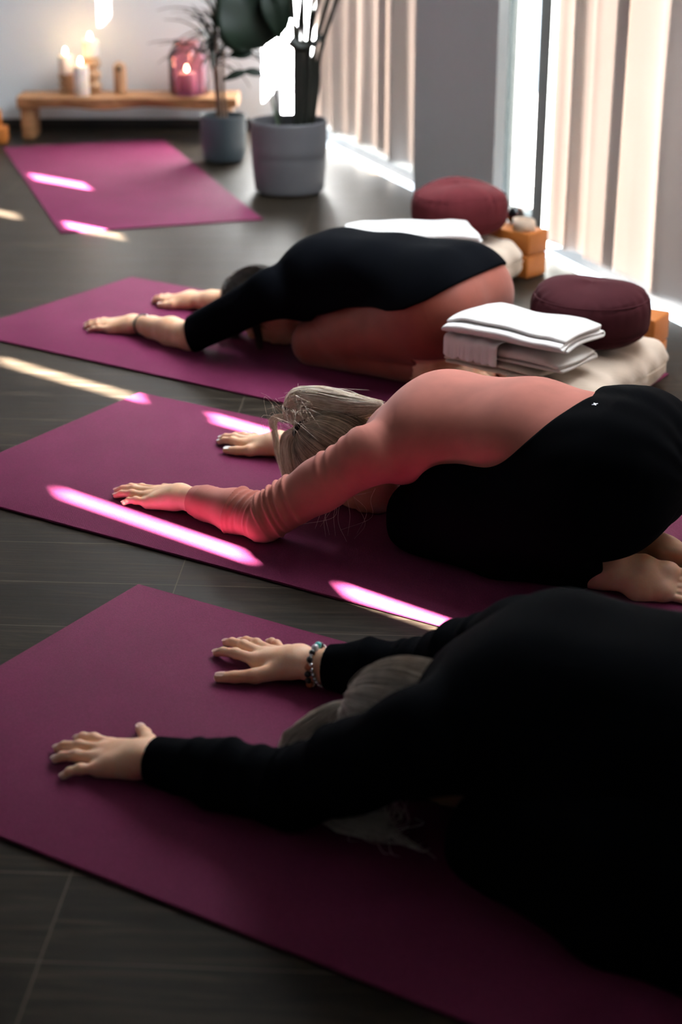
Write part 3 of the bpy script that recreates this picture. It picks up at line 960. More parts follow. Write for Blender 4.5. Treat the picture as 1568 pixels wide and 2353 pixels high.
yoga_mat(-.685 * S_, 6.183 * S_, -1.266, 'empty magenta yoga mat in front of the candle bench')

# ------------------------------------------------------------------ people
skin_light = skin_material('fair_skin', (0.80, 0.50, 0.34), (0.70, 0.38, 0.23))
skin_warm = skin_material('warm_skin', (0.72, 0.44, 0.29), (0.60, 0.32, 0.19))
nail_pink = simple('pink_nail_polish', (0.80, 0.42, 0.36), rough=0.2, var=0.03)
nail_white = simple('white_nail_polish', (0.86, 0.80, 0.76), rough=0.2, var=0.02)
nail_bare = simple('bare_nail', (0.72, 0.47, 0.38), rough=0.3, var=0.03)
black_cloth = weave('black_jersey', (0.0018, 0.0021, 0.0032), rough=1.0, sheen=0.0, spec=0.02, bstr=0.1)
black_cloth2 = weave('black_loose_trouser_cloth', (0.0016, 0.0018, 0.0027), rough=1.0, sheen=0.0, spec=0.02, bstr=0.1)
pink_cloth = weave('dusty_pink_ribbed_jersey', (0.46, 0.155, 0.118), rough=0.88, sheen=0.12, spec=0.12, freq=1400, bstr=0.12, wave=0.0)
rust_cloth = weave('rust_leggings', (0.20, 0.042, 0.024), rough=0.55, sheen=0.1, spec=0.3, bstr=0.08)
blonde_root = hair_material('blonde_root_hair', (0.16, 0.11, 0.07), (0.72, 0.58, 0.44))
ash_root = hair_material('ash_root_hair', (0.26, 0.21, 0.17), (0.80, 0.71, 0.62))
blonde = hair_material('blonde_hair', (0.55, 0.42, 0.29), (1.0, 0.92, 0.80))
brown_hair = hair_material('dark_brown_hair', (0.012, 0.007, 0.005), (0.035, 0.018, 0.011))
ash = hair_material('ash_blonde_hair', (0.46, 0.38, 0.31), (0.92, 0.84, 0.75))
black_rubber = simple('black_hair_tie', (0.006, 0.006, 0.006), rough=0.8)

class Sub:
    """group of primitives with its own clipping, used as one primitive"""
    def __init__(s, prims, post=None, k=.02):
        s.f = field(prims, post); s.k = k
    def __call__(s, P): return s.f(P)

def gr(prims, dr, k=None): return [p.grown(dr, k) for p in prims if not isinstance(p, Cut)]

BASE = dict(SL=(.045, .158, .198), SR=(.045, -.158, .198),
            HL=(-.40, .10, .165), HR=(-.40, -.10, .165), KL=(-.055, .10, .066), KR=(-.055, -.10, .066),
            AL=(-.42, .10, .046), AR=(-.42, -.055, .046), heelL=(-.452, .10, .048), heelR=(-.452, -.05, .05),
            toeL=(-.575, .06, .026), toeR=(-.575, -.03, .026))

def head_frame(J):
    c = A3(*J.get('skull', (.20, 0, .107)))
    R = np.array([[.985, 0, .17], [0, 1, 0], [-.17, 0, .985]])
    return c, R

def scalp(J, tie, count, name, mat, parent, rng, grow=.010, rad=.0007, low=-.035, h=.0032):
    c, R = head_frame(J)
    rr = A3(.102, .076, .090)
    up, back = R[0], R[2]
    def post(P, d):
        q = P - c
        w = .0016 * np.sin(np.arctan2(q[:, 1] - (tie - c)[1], q @ back) * 26 + 8 * (q @ up) / .1)
        d = d + w
        d = smax(d, -(q @ (back * .82 + up * .57)) + low, .006)
        return np.maximum(d, MAT_TOP + .001 - P[:, 2])
    tdir = (tie - c) / np.linalg.norm(tie - c)
    base = [Ell(c, rr + grow * .55, .01, R), Prim(c + tdir * .085, tie, .022, .012, .03)]
    V, F = polygonise(field(base, post), c - .17, c + .19, h * QUALITY, 1)
    Vs, Fs = [V], [F]
    paths = []
    for i in range(count):
        th = rng.uniform(0, 2 * PI)
        # start ring: hairline / nape, expressed in head axes (up, lateral, back)
        el = rng.uniform(-.75, -.05) if rng.random() < .6 else rng.uniform(-.3, .8)
        v = A3(el, math.cos(th), math.sin(th) + .25)
        if v[2] < -.35: continue
        v /= np.linalg.norm(v)
        t_loc = R @ tdir
        p = skull_path(c, R, rr, v, t_loc, lift=grow + rng.normal() * .0026, n=7)
        p[0] -= (p[1] - p[0]) * .05
        p = np.vstack([p[:-1], tie + rng.normal(size=3) * .004])
        paths.append(p)
    V2, F2 = hair_strands('x', paths, rad, mat, None, n=18)
    off = 0; allV = []; allF = []
    for v_, f_ in ((V, F), (V2, F2)):
        allV.append(v_); allF.append(f_ + off); off += len(v_)
    return mesh_obj(name, np.vstack(allV), np.vstack(allF), mat, parent)

def strands_obj(name, paths, r0, mat, parent, n=16, sides=3):
    V, F = hair_strands('x', paths, r0, mat, None, n=n, sides=sides)
    return mesh_obj(name, V, F, mat, parent)

def torus_pts(c, nrm, r, n):
    nrm = nrm / np.linalg.norm(nrm)
    u = np.cross(nrm, A3(0, 0, 1)); u /= np.linalg.norm(u); v = np.cross(nrm, u)
    return [c + r * (u * math.cos(a) + v * math.sin(a)) for a in np.linspace(0, 2 * PI, n, endpoint=False)]

# ---------------- blonde person in the pink top
J2 = dict(BASE, WL=(.466, .208, .036), WR=(.472, -.177, .036), EL=(.240, .242, .050), ER=(.25, -.245, .052),
          AL=(-.42, .105, .046), heelL=(-.452, .100, .050), toeL=(-.590, .060, .024),
          AR=(-.42, -.05, .050), heelR=(-.452, -.045, .058), toeR=(-.600, -.035, .028))
p2, G2, nl2, nr2 = build_body('person', (.176, 3.035, 0), 2.5916, J2,
    [(.575, .140), (.655, .186), (.659, .207), (.643, .230), (.602, .252)],
    [(.592, -.119), (.648, -.163), (.659, -.184), (.645, -.206), (.618, -.226)],
    skin_light, 'kneeling person folded forward, blonde hair tied up, dusty pink top and black trousers')
nail_mesh(nl2[:4] , nail_pink, p2)
nail_mesh(nr2, nail_white, p2)

def sleeve_fold(P, d, pts, folds, side):
    s, q, r = seg_coord(P, pts)
    ang = np.arctan2(q[:, 2], q[:, 1] * side)
    w = np.zeros(len(P))
    for (c_, sig, amp, tilt, a0, aw) in folds:
        x = s - c_ - tilt * np.cos(ang - a0)
        w += amp * np.exp(-(x / sig) ** 2) * np.clip(.35 + .65 * np.cos((ang - a0) * aw), -.2, 1)
    return d - w * (r < .09)

def sweater2():
    W, E, S = A3(*J2['WL']), A3(*J2['EL']), A3(*J2['SL'])
    W2, E2, S2 = A3(*J2['WR']), A3(*J2['ER']), A3(*J2['SR'])
    rg = np.random.default_rng(5)
    cuffL = W + (E - W) * .13; cuffR = W2 + (E2 - W2) * .50
    fol = []
    for i, c_ in enumerate(np.cumsum(rg.uniform(.0105, .017, 13)) + .105):
        fol.append((c_, .0040, .0066 * rg.uniform(.6, 1.15), rg.uniform(.004, .014), 1.9 + rg.normal() * .5, .55 + .3 * rg.random()))
    for c_ in (.36, .385, .415, .445): fol.append((c_, .006, .004, .015, 2.0 + rg.normal() * .4, .8))
    fol.append((.022, .0012, .0010, .004, 1.6, .3)); fol.append((.048, .0011, .0008, .006, 1.6, .3))
    ptsL = [cuffL, E, S, A3(.0, .10, .22)]
    fr = [(c_, .0045, .004, .01, 1.6, .6) for c_ in (.10, .12, .14, .165)]
    def armpostL(P, d):
        s, q, r = seg_coord(P, ptsL)
        ang = np.arctan2(q[:, 2], q[:, 1])
        return smax(sleeve_fold(P, d, ptsL, fol, 1), (P - cuffL) @ ((W - E) / np.linalg.norm(W - E)), .0015)
    def armpostR(P, d):
        return smax(sleeve_fold(P, d, [cuffR, E2, S2], fr, -1), (P - cuffR) @ ((W2 - E2) / np.linalg.norm(W2 - E2)), .0015)
    aL = gr(G2['armL'], .0048); aR = gr(G2['armR'], .0048)
    aL[0] = Prim(S, S + (E - S) * .45, .055, .052, .02); aL[1] = Prim(S + (E - S) * .45, E, .052, .047, .02)
    torso = gr(G2['torso'], .005) + gr(G2['shoulderL'], .003) + gr(G2['shoulderR'], .003)
    def tp(P, d):
        # side seam and shoulder seam grooves, soft drape folds near the waist
        wv = .0035 * np.sin(70 * (P[:, 2] + .35 * P[:, 0]) + 2.5 * np.sin(14 * P[:, 0])) * np.exp(-((P[:, 0] + .19) / .09) ** 2) * np.clip((.27 - P[:, 2]) / .08, 0, 1)
        wv += .0015 * np.sin(38 * P[:, 0] + 20 * P[:, 1]) * np.clip((.30 - P[:, 2]) / .1, 0, 1)
        d = d - wv
        sp = np.abs((P[:, 0] - .052) - .50 * (P[:, 2] - .20))
        d = d + .0012 * np.exp(-(sp / .0022) ** 2) * np.clip((np.abs(P[:, 1]) - .095) / .02, 0, 1)
        # neckline
        return smax(d, -(np.linalg.norm((P - A3(.135, 0, .155)), axis=1) - .068), .006)
    f = field([Sub(torso, tp, .02), Sub(aL, armpostL, .022), Sub(aR, armpostR, .022)], floor_clip(MAT_TOP + .0012))
    return f
o = sdf_obj('pink_top', sweater2(), (-.56, -.34, 0), (.48, .36, .42), .0030, pink_cloth, p2)

def trousers2():
    tor = gr(G2['torso'][:2], .012) + gr(G2['hips'], .012)
    def tp(P, d):
        a = np.arctan2(P[:, 2] - .2, P[:, 1])
        d = d - .0010 * np.sin(a * 13 + 9 * P[:, 0]) * np.clip((-.27 - P[:, 0]) / .08, 0, 1)
        # waistband line running from mid back down to the hips
        return smax(d, (P[:, 0] + .262) + .72 * (P[:, 2] - .22) - .18 * np.abs(P[:, 1]), .010)
    legs = []
    for nm in 'LR':
        legs += gr(G2['thigh' + nm], .020, .03)
        s = 1 if nm == 'L' else -1
        K, AN = A3(*J2['K' + nm]), A3(*J2['A' + nm])
        legs += [Prim(K + A3(.002, .004 * s, .0), K + (AN - K) * .5 + A3(0, .02 * s, .004), .066, .068, .03),
                 Prim(K + (AN - K) * .5 + A3(0, .02 * s, .004), AN + A3(.03, .006 * s, .004), .068, .050, .03)]
        legs += [Prim((-.12, .13 * s, .14), (-.40, .145 * s, .15), .062, .088, .04)]
    def lp(P, d):
        a = P[:, 1]
        d = d - .0022 * np.sin(60 * P[:, 2] + 16 * P[:, 0] + 4 * np.sin(11 * P[:, 0])) * np.exp(-((P[:, 0] + .1) / .2) ** 2)
        return smax(d, -(P[:, 0] + .425) - .25 * (P[:, 2] - .05), .004) if False else smax(d, -(P[:, 0] + .540) + .0 * P[:, 2], .01)
    # trouser legs end before the heels, near the floor
    def post(P, d):
        low = smax(P[:, 0] + .455 - .30 * (P[:, 2] - .05), P[:, 2] - .100, .01)
        d = smax(d, -low, .006)
        return np.maximum(d, MAT_TOP + .0012 - P[:, 2])
    return field([Sub(tor, tp, .02), Sub(legs, lp, .03)], post)
o = sdf_obj('black_trousers', trousers2(), (-.60, -.28, 0), (.10, .30, .42), .0036, black_cloth2, p2)
# small silver emblem printed on the waistband: four slim petals and a dot
def emblem(parent):
    c = A3(-.383, .062, 0)
    V = []; F = []
    ctr = c
    def petal(a, L, w):
        n0 = len(V)
        for i in range(7):
            t = i / 6; x = L * t; hw = w * math.sin(PI * t) ** .8
            for sgn in (1, -1):
                V.append((c[0] + math.cos(a) * x - math.sin(a) * hw * sgn, c[1] + math.sin(a) * x + math.cos(a) * hw * sgn, 0))
        for i in range(6):
            F.append((n0 + 2 * i, n0 + 2 * i + 1, n0 + 2 * i + 3, n0 + 2 * i + 2))
    for a in (.6, 2.3, 3.75, 5.4): petal(a, .0062, .0013)
    petal(1.4, .0035, .0008); petal(4.6, .0035, .0008)
    f = trousers2()
    V = np.array(V)
    # drop each vertex onto the cloth
    z = np.full(len(V), .42)
    for _ in range(60):
        P = np.column_stack([V[:, 0], V[:, 1], z]); d = f(P); z = z - np.clip(d, -.01, .05) * .9
    V[:, 2] = z + .0012
    silver = simple('silver_print', (0.75, 0.78, 0.85), rough=0.3, var=.05, metal=.3)
    return mesh_obj('emblem', [tuple(v) for v in V], F, silver, parent)
em = emblem(p2)

# hair: scalp swept to a high tie, folded-over ponytail, loose wisps
rg = np.random.default_rng(3)
tie2 = A3(.312, 0.0, .160)
scalp(J2, tie2, 1500, 'blonde_hair', blonde_root, p2, rg, grow=.012, rad=.0006)
pp = bundle([(.312, 0, .165), (.338, -.012, .185), (.330, -.02, .208), (.285, -.022, .218), (.215, -.020, .219), (.165, -.016, .226), (.115, -.010, .238)], 1500, [.010, .020, .026, .030, .031, .022, .010], rg, flat=(1.0, .85), jitter=.5, wob=.0022)
pp += bundle([(.305, -.01, .165), (.320, -.05, .18), (.27, -.06, .20), (.20, -.05, .205)], 260, [.010, .016, .018, .012], rg, jitter=.5, wob=.003)
strands_obj('ponytail', pp, .00075, blonde, p2, n=18)
ws = bundle([(.312, 0, .160), (.350, -.01, .172), (.385, -.01, .158), (.380, -.01, .120), (.372, -.008, .080), (.350, -.002, .035), (.330, .01, .012)], 70, [.004, .007, .009, .005, .005, .004, .004], rg, jitter=1.0, wob=.0035)
ws += bundle([(.312, 0, .158), (.335, .005, .13), (.322, .02, .085), (.300, .03, .040), (.285, .045, .012)], 420, [.008, .020, .024, .024, .020], rg, flat=(1, .6), jitter=.4, wob=.003)
for _ in range(90):     # flyaways
    a = A3(.312, 0, .165) + rg.normal(size=3) * .008
    b = a + A3(rg.uniform(-.06, .05), rg.normal() * .04, rg.uniform(.02, .070))
    c_ = b + A3(rg.uniform(-.07, .04), rg.normal() * .03, rg.uniform(-.05, .0))
    ws.append(np.array([a, (a + b) / 2 + rg.normal(size=3) * .012, b, c_]))
for _ in range(12):     # strands falling under the face towards the mat
    a = A3(.13 + rg.uniform(-.04, .05), .07 + rg.normal() * .01, .08)
    b = A3(.12 + rg.uniform(-.06, .06), .12 + rg.normal() * .02, .03 + rg.uniform(0, .02)); c_ = b + A3(rg.normal() * .03, .03, -.02); c_[2] = .009
    ws.append(np.array([a, (a + b) / 2 + A3(0, .01, .01), b, c_]))
strands_obj('loose_hair', ws, .00045, blonde, p2, n=18)
tv, tf = tubes([np.array(torus_pts(tie2 + A3(-.004, 0, -.002), A3(.85, 0, .5), .0150, 20) + torus_pts(tie2 + A3(-.004, 0, -.002), A3(.85, 0, .5), .0150, 20)[:1])], .0085, 8)
mesh_obj('hair_tie', tv, tf, black_rubber, p2)

# ---------------- person in black top and rust leggings
J1 = dict(BASE, WL=(.532, .150, .034), WR=(.562, -.153, .034), EL=(.305, .195, .046), ER=(.345, -.175, .048),
          AL=(-.40, .112, .048), heelL=(-.430, .105, .052), toeL=(-.545, .035, .026),
          AR=(-.41, -.06, .046))
p1, G1, nl1, nr1 = build_body('person', (-.062, 4.269, 0), 2.5556, J1,
    [(.635, .115), (.702, .163), (.709, .183), (.692, .203), (.662, .222)],
    [(.658, -.100), (.708, -.128), (.722, -.147), (.712, -.167), (.688, -.185)],
    skin_warm, 'kneeling person folded forward in a loose black top and rust leggings, dark brown hair')
nail_mesh(nl1, nail_bare, p1); nail_mesh(nr1, nail_bare, p1)
def top1():
    W, E, S = A3(*J1['WL']), A3(*J1['EL']), A3(*J1['SL'])
    W2, E2, S2 = A3(*J1['WR']), A3(*J1['ER']), A3(*J1['SR'])
    cL = E + (E - S) / np.linalg.norm(E - S) * -.012; cR = E2 + (W2 - E2) * .12
    aL = [Prim(S, E, .062, .050, .03)]; aR = gr(G1['armR'][:3], .010)
    def pL(P, d): return smax(d, (P - cL) @ A3(.93, .25, -.25), .003)
    def pR(P, d): return smax(d, (P - cR) @ ((W2 - E2) / np.linalg.norm(W2 - E2)), .002)
    tor = gr(G1['torso'], .010) + gr(G1['hips'], .012) + gr(G1['shoulderL'], .010) + gr(G1['shoulderR'], .010)
    tor += [Prim((-.40, .055 * s_, .238), (-.06, .06 * s_, .243), .100, .092, .05) for s_ in (1, -1)]
    tor += [Prim((.02, .09, .18), (-.16, .10, .175), .050, .060, .04), Prim((.02, -.09, .18), (-.16, -.10, .175), .050, .060, .04)]
    def tp(P, d):
        d = d - .0014 * np.sin(24 * P[:, 0] + 16 * P[:, 1] + 3 * np.sin(12 * P[:, 2]))
        bound = np.interp(P[:, 0], [-.60, -.52, -.46, -.41, -.35, -.28, -.20, -.08, -.04, .02], [.36, .305, .262, .236, .220, .210, .196, .150, .09, -.1])
        d = smax(d, (bound - P[:, 2]) * .8, .004)
        return smax(d, -(np.linalg.norm((P - A3(.135, 0, .155)), axis=1) - .066), .006)
    return field([Sub(tor, tp, .02), Sub(aL, pL, .03), Sub(aR, pR, .03)], floor_clip(MAT_TOP + .0012))
sdf_obj('black_top', top1(), (-.60, -.32, 0), (.45, .34, .44), .0038, black_cloth, p1)
def legs1():
    ls = gr(G1['hips'], .005) + gr(G1['torso'][:1], .003)
    th = []
    for nm in 'LR': th += gr(G1['thigh' + nm], .006) + gr(G1['calf' + nm], .004, .008)
    def post(P, d):
        a = np.abs(P[:, 1] - .165 + 0 * P[:, 0])
        seam = np.abs(P[:, 2] - .10 + .25 * (P[:, 0] + .2) ** 2 - .30 * (P[:, 0] + .2))
        d = d + .0010 * np.exp(-(seam / .0022) ** 2)
        seam2 = np.abs(P[:, 0] + .47 - .4 * (P[:, 2] - .2))
        d = d + .0010 * np.exp(-(seam2 / .0022) ** 2)
        d = smax(d, -(P[:, 0] + .405 + np.where(P[:, 2] > .095, 9, 0)), .003)
        return np.maximum(d, MAT_TOP + .0010 - P[:, 2])
    return field(ls + th, post)
sdf_obj('rust_leggings', legs1(), (-.60, -.28, 0), (.06, .28, .42), .0036, rust_cloth, p1)
rg = np.random.default_rng(8)
tie1 = A3(.285, 0, .16)
scalp(J1, tie1, 700, 'dark_hair', brown_hair, p1, rg, grow=.014, rad=.0008)
hp = bundle([(.280, 0, .160), (.292, .0, .158), (.300, .005, .13), (.297, .01, .08), (.285, .02, .03), (.262, .04, .014)], 500, [.014, .024, .028, .028, .024, .018], rg, jitter=.4, wob=.003)
hp += bundle([(.28, .02, .17), (.20, .06, .13), (.15, .085, .06), (.13, .10, .015)], 160, [.008, .012, .010, .008], rg, jitter=.4, wob=.003)
strands_obj('ponytail', hp, .0008, brown_hair, p1, n=14)
# leather and bead bracelet on the near wrist
W, E = A3(*J1['WL']), A3(*J1['EL'])
bc = W + (E - W) * .10; nrm = (E - W) / np.linalg.norm(E - W) + A3(0, 0, .15)
br_leather = simple('dark_leather_cord', (0.02, 0.015, 0.012), rough=.6)
pts = torus_pts(bc, nrm, .0315, 28); pts = [np.array(p) for p in pts]
pts = [bc + (p - bc) * A3(1, 1.0, .95) for p in pts]
for p in pts: p[2] = max(p[2], MAT_TOP + .0048)
tv, tf = tubes([np.array(pts + pts[:1])], .0022, 6)
brc = mesh_obj('bracelet', tv, tf, br_leather, p1); brc['label'] = 'dark cord bracelet with pale beads'
pale_bead = simple('pale_metal_bead', (0.55, 0.5, 0.42), rough=.35, metal=.4)
def bead(p, r, m, parent):
    bm = bmesh.new(); bmesh.ops.create_uvsphere(bm, u_segments=14, v_segments=9, radius=r)
    bmesh.ops.translate(bm, verts=bm.verts, vec=Vector(p))
    return bm_obj('bead', bm, m, parent, smooth=True)
for i in (9, 12, 13, 14, 16, 18): bead(pts[i], .0042, pale_bead, brc)

# ---------------- person all in black, nearest the camera
J3 = dict(BASE, WL=(.507, .179, .036), WR=(.473, -.195, .038), EL=(.262, .168, .060), ER=(.28, -.225, .055),
          skull=(.152, 0, .107), SL=(.06, .165, .20), SR=(.06, -.165, .20), KL=(-.055, .13, .068), KR=(-.055, -.12, .068),
          HL=(-.40, .11, .165), HR=(-.40, -.11, .165), AL=(-.42, .15, .046), heelL=(-.452, .145, .048))
p3, G3, nl3, nr3 = build_body('person', (.2417, 1.9448, 0), 2.5956, J3,
    [(.603, .085), (.676, .159), (.684, .199), (.666, .225), (.623, .256)],
    [(.594, -.116), (.658, -.190), (.666, -.232), (.647, -.250), (.602, -.275)],
    skin_light, 'person all in black with ash blonde hair, folded forward nearest the camera')
nail_mesh(nl3, nail_bare, p3); nail_mesh(nr3, nail_bare, p3)
def top3():
    W, E, S = A3(*J3['WL']), A3(*J3['EL']), A3(*J3['SL'])
    W2, E2, S2 = A3(*J3['WR']), A3(*J3['ER']), A3(*J3['SR'])
    cL = W + (E - W) * .02; cR = W2 + (E2 - W2) * .22
    def arm(W_, E_, S_, c_):
        return [Prim(S_, S_ + (E_ - S_) * .5, .068, .060, .03), Prim(S_ + (E_ - S_) * .5, E_, .060, .055, .03), Prim(E_, E_ + (c_ - E_) * .5, .054, .050, .02), Prim(E_ + (c_ - E_) * .5, c_ + (W_ - E_) * .06, .049, .036, .02)]
    fol = [(c_, .010, .004, .012, 1.8, .6) for c_ in (.06, .12, .17, .22, .27, .33)]
    def pL(P, d): return smax(sleeve_fold(P, d, [cL, E, S], fol, 1), (P - cL) @ ((W - E) / np.linalg.norm(W - E)), .003)
    def pR(P, d): return smax(sleeve_fold(P, d, [cR, E2, S2], fol, -1), (P - cR) @ ((W2 - E2) / np.linalg.norm(W2 - E2)), .003)
    tor = gr(G3['torso'], .014) + gr(G3['hips'], .016) + gr(G3['shoulderL'], .012) + gr(G3['shoulderR'], .012)
    tor += [Prim((-.40, .06 * s_, .240), (-.06, .065 * s_, .243), .104, .096, .05) for s_ in (1, -1)]
    tor += [Prim((.03, .10, .17), (-.16, .12, .16), .060, .075, .04), Prim((.03, -.10, .17), (-.16, -.12, .16), .060, .075, .04)]
    def tp(P, d):
        d = d - .002 * np.sin(22 * P[:, 0] + 14 * P[:, 1] + 3 * np.sin(12 * P[:, 2]))
        d = smax(d, (.150 - .10 * (P[:, 0] + .1) - P[:, 2]) * .9, .006)
        return smax(d, -(np.linalg.norm((P - A3(.140, 0, .150)), axis=1) - .066), .006)
    return field([Sub(tor, tp, .02), Sub(arm(W, E, S, cL), pL, .035), Sub(arm(W2, E2, S2, cR), pR, .035)], floor_clip(MAT_TOP + .0012))
sdf_obj('black_top', top3(), (-.62, -.36, 0), (.54, .36, .46), .0040, black_cloth, p3)
def legs3():
    ls = gr(G3['hips'], .010) + gr(G3['torso'][:1], .006)
    for s, nm in ((1, 'L'), (-1, 'R')):
        K, AN = A3(*J3['K' + nm]), A3(*J3['A' + nm])
        ls += gr(G3['thigh' + nm], .020, .03)
        ls += [Prim(K + A3(0, .01 * s, 0), K + (AN - K) * .5 + A3(0, .055 * s, 0), .062, .060, .03),
               Prim(K + (AN - K) * .5 + A3(0, .055 * s, 0), AN + A3(.02, .055 * s, 0), .060, .055, .03),
               Prim((-.15, .15 * s, .12), (-.40, .17 * s, .13), .065, .085, .04)]
    def post(P, d):
        d = d - .003 * np.sin(40 * P[:, 2] + 18 * P[:, 0] + 3 * np.sin(12 * P[:, 0]))
        d = smax(d, -(P[:, 0] + .425 + np.where(P[:, 2] > .10, 9, 0)), .004)
        return np.maximum(d, MAT_TOP + .0010 - P[:, 2])
    return field(ls, post)
sdf_obj('black_trousers', legs3(), (-.62, -.34, 0), (.10, .34, .42), .0040, black_cloth2, p3)
rg = np.random.default_rng(21)
tie3 = A3(.262, .002, .118)
scalp(J3, tie3, 1100, 'ash_hair', ash_root, p3, rg, grow=.014, rad=.0007)
hp = bundle([(.262, .002, .118), (.285, .006, .104), (.312, .016, .068), (.330, .030, .034), (.318, .062, .020), (.262, .105, .016), (.190, .135, .014), (.130, .130, .013)], 1500, [.008, .014, .028, .038, .036, .030, .026, .020], rg, flat=(1.0, .85), jitter=.4, wob=.004)
for p_ in hp: p_[:, 2] = np.maximum(p_[:, 2], MAT_TOP + .0012 + .25 * np.abs(p_[:, 2] - p_[:, 2].min()) * 0)
for _ in range(90):
    a = A3(.17 + rg.normal() * .03, .075, .07 + rg.normal() * .02); b = A3(.165 + rg.normal() * .03, .110, .03); c_ = A3(.145 + rg.normal() * .035, .138 + rg.normal() * .010, .012)
    hp.append(np.array([a, b, c_, c_ + A3(-.02, rg.normal() * .008, 0)]))
strands_obj('ponytail', hp, .0008, ash, p3, n=16)
# two bead bracelets on the far wrist
silver_bead = simple('silver_bead', (0.55, 0.58, 0.60), rough=.25, metal=.8)
turq = simple('turquoise_bead', (0.05, 0.45, 0.42), rough=.3)
whiteb = simple('white_stone_bead', (0.80, 0.72, 0.66), rough=.3)
brownb = simple('brown_wood_bead', (0.35, 0.10, 0.04), rough=.4)
blackb = simple('black_bead', (0.01, 0.01, 0.012), rough=.3)
glassb = simple('clear_bead', (0.75, 0.75, 0.80), rough=.15, metal=.2)
W, E = A3(*J3['WR']), A3(*J3['ER'])
axd = (E - W) / np.linalg.norm(E - W)
def bracelet(tpos, n, rb, r, mats, label, tilt):
    c_ = W + (E - W) * tpos
    pts = torus_pts(c_, axd + tilt, r, n)
    q = []
    for p in pts:
        p = p.copy(); p[2] = max(p[2], MAT_TOP + rb * 1.3); q.append(p)
    tv, tf = tubes([np.array(q + q[:1])], .0008, 5)
    b = mesh_obj('bracelet', tv, tf, blackb, p3); b['label'] = label
    for i, p in enumerate(q): bead(p, rb * (1.0 if mats[i % len(mats)][1] is None else mats[i % len(mats)][1]), mats[i % len(mats)][0], b)
bracelet(.155, 26, .0038, .0345, [(silver_bead, None)], 'fine silver bead bracelet', A3(0, 0, .25))
bracelet(.105, 17, .0055, .0345, [(blackb, None), (blackb, None), (brownb, 1.15), (whiteb, 1.2), (blackb, None), (turq, 1.1), (glassb, 1.15)] , 'stone bead bracelet with turquoise, white and brown beads', A3(0, 0, -.1))

# ------------------------------------------------------------------ cushions, towels, blocks
cream_cloth = weave('cream_corduroy', (0.52, 0.43, 0.34), rough=0.9, sheen=0.3, freq=700, bstr=0.3, ribs=('X', 60, 2.0))
burgundy = weave('burgundy_cotton', (0.085, 0.014, 0.018), rough=0.95, sheen=0.0, spec=0.1, wave=0.0, freq=600, bstr=0.45)
plum = weave('plum_cotton', (0.046, 0.010, 0.014), rough=0.95, sheen=0.0, spec=0.1, wave=0.0, freq=600, bstr=0.45)
towel_white = simple('off_white_fleece', (0.66, 0.65, 0.635), rough=0.95, var=0.03, bscale=500, bstr=0.25, bdist=.001, sheen=0.4, spec=.1)
towel_grey = simple('warm_white_towel', (0.56, 0.535, 0.50), rough=0.95, var=0.04, bscale=500, bstr=0.3, sheen=0.3, spec=.1)
knit_beige = weave('ribbed_beige_knit', (0.55, 0.47, 0.38), rough=0.9, freq=500, ribs=('X', 45, 3.0), bstr=0.4)
block_m = simple('orange_brown_block', (0.44, 0.135, 0.018), rough=0.65, var=0.08, scale=20, bscale=150, bstr=0.15)
strap_m = weave('cream_cotton_strap', (0.70, 0.55, 0.42), rough=0.9)

def bolster(x, y, rz, L, Wd, H, label, seed, z=.0005):
    rg = np.random.default_rng(seed)
    root = empty('bolster', (x, y, z), rz)
    nu, nv = 90, 72
    V = []
    z0 = .001
    ph = rg.uniform(0, 6, 8)
    for i in range(nu):
        u = -1 + 2 * i / (nu - 1); u = math.copysign(1 - (1 - abs(u)) ** 1.6, u)
        sc = (1 - min(1, abs(u)) ** 9) ** (1 / 9)
        xx = u * L / 2
        for j in range(nv):
            a = 2 * PI * j / nv
            c, s = math.cos(a), math.sin(a)
            r = (abs(c) ** 3.2 + abs(s) ** 3.2) ** (-1 / 3.2)
            yy = r * c * Wd / 2 * (sc * .98 + .02 * (1 - u * u)); zz = r * s * H / 2 * sc
            wr = .0035 * math.sin(a * 9 + u * 5 + ph[0]) * abs(u) ** 5 + .003 * math.sin(u * 9 + 3 * c + ph[1]) + .002 * math.sin(u * 23 + ph[2] + 2 * s)
            if s > -.5: yy += wr * c; zz += wr * s
            if abs(s) < .10: yy -= .0022 * c * (1 - abs(s) / .10)     # seam line round the side
            V.append((xx, yy, max(0, z0 + H / 2 + zz)))
    F = []
    for i in range(nu - 1):
        for j in range(nv):
            k = (j + 1) % nv
            F.append((i * nv + j, i * nv + k, (i + 1) * nv + k, (i + 1) * nv + j))
    F.append(tuple(range(nv - 1, -1, -1))); F.append(tuple((nu - 1) * nv + j for j in range(nv)))
    mesh_obj('cover', V, F, cream_cloth, root)
    # piping along the side seams
    path = []
    for k in range(120):
        t = 2 * PI * k / 120; c, s = math.cos(t), math.sin(t)
        r = (abs(c) ** 9 + abs(s) ** 9) ** (-1 / 9)
        path.append((r * c * (L / 2 - .002), r * s * (Wd / 2 - .002), z0 + H / 2 + .001 * math.sin(t * 9)))
    tv, tf = tubes([np.array(path + path[:1])], .0022, 6)
    mesh_obj('piping', tv, tf, cream_cloth, root)
    tag(root, label, 'bolster', 'cream bolsters behind the kneeling people')
    return root
bolster(.300, 4.905, math.atan2(.75, .66), .64, .27, .135, 'cream bolster under the upper burgundy cushion, nearer the column', 1)
bolster(.590, 3.775, math.atan2(.833, .553), .63, .25, .125, 'cream corduroy bolster under the folded white towels and plum cushion', 2, .0065)

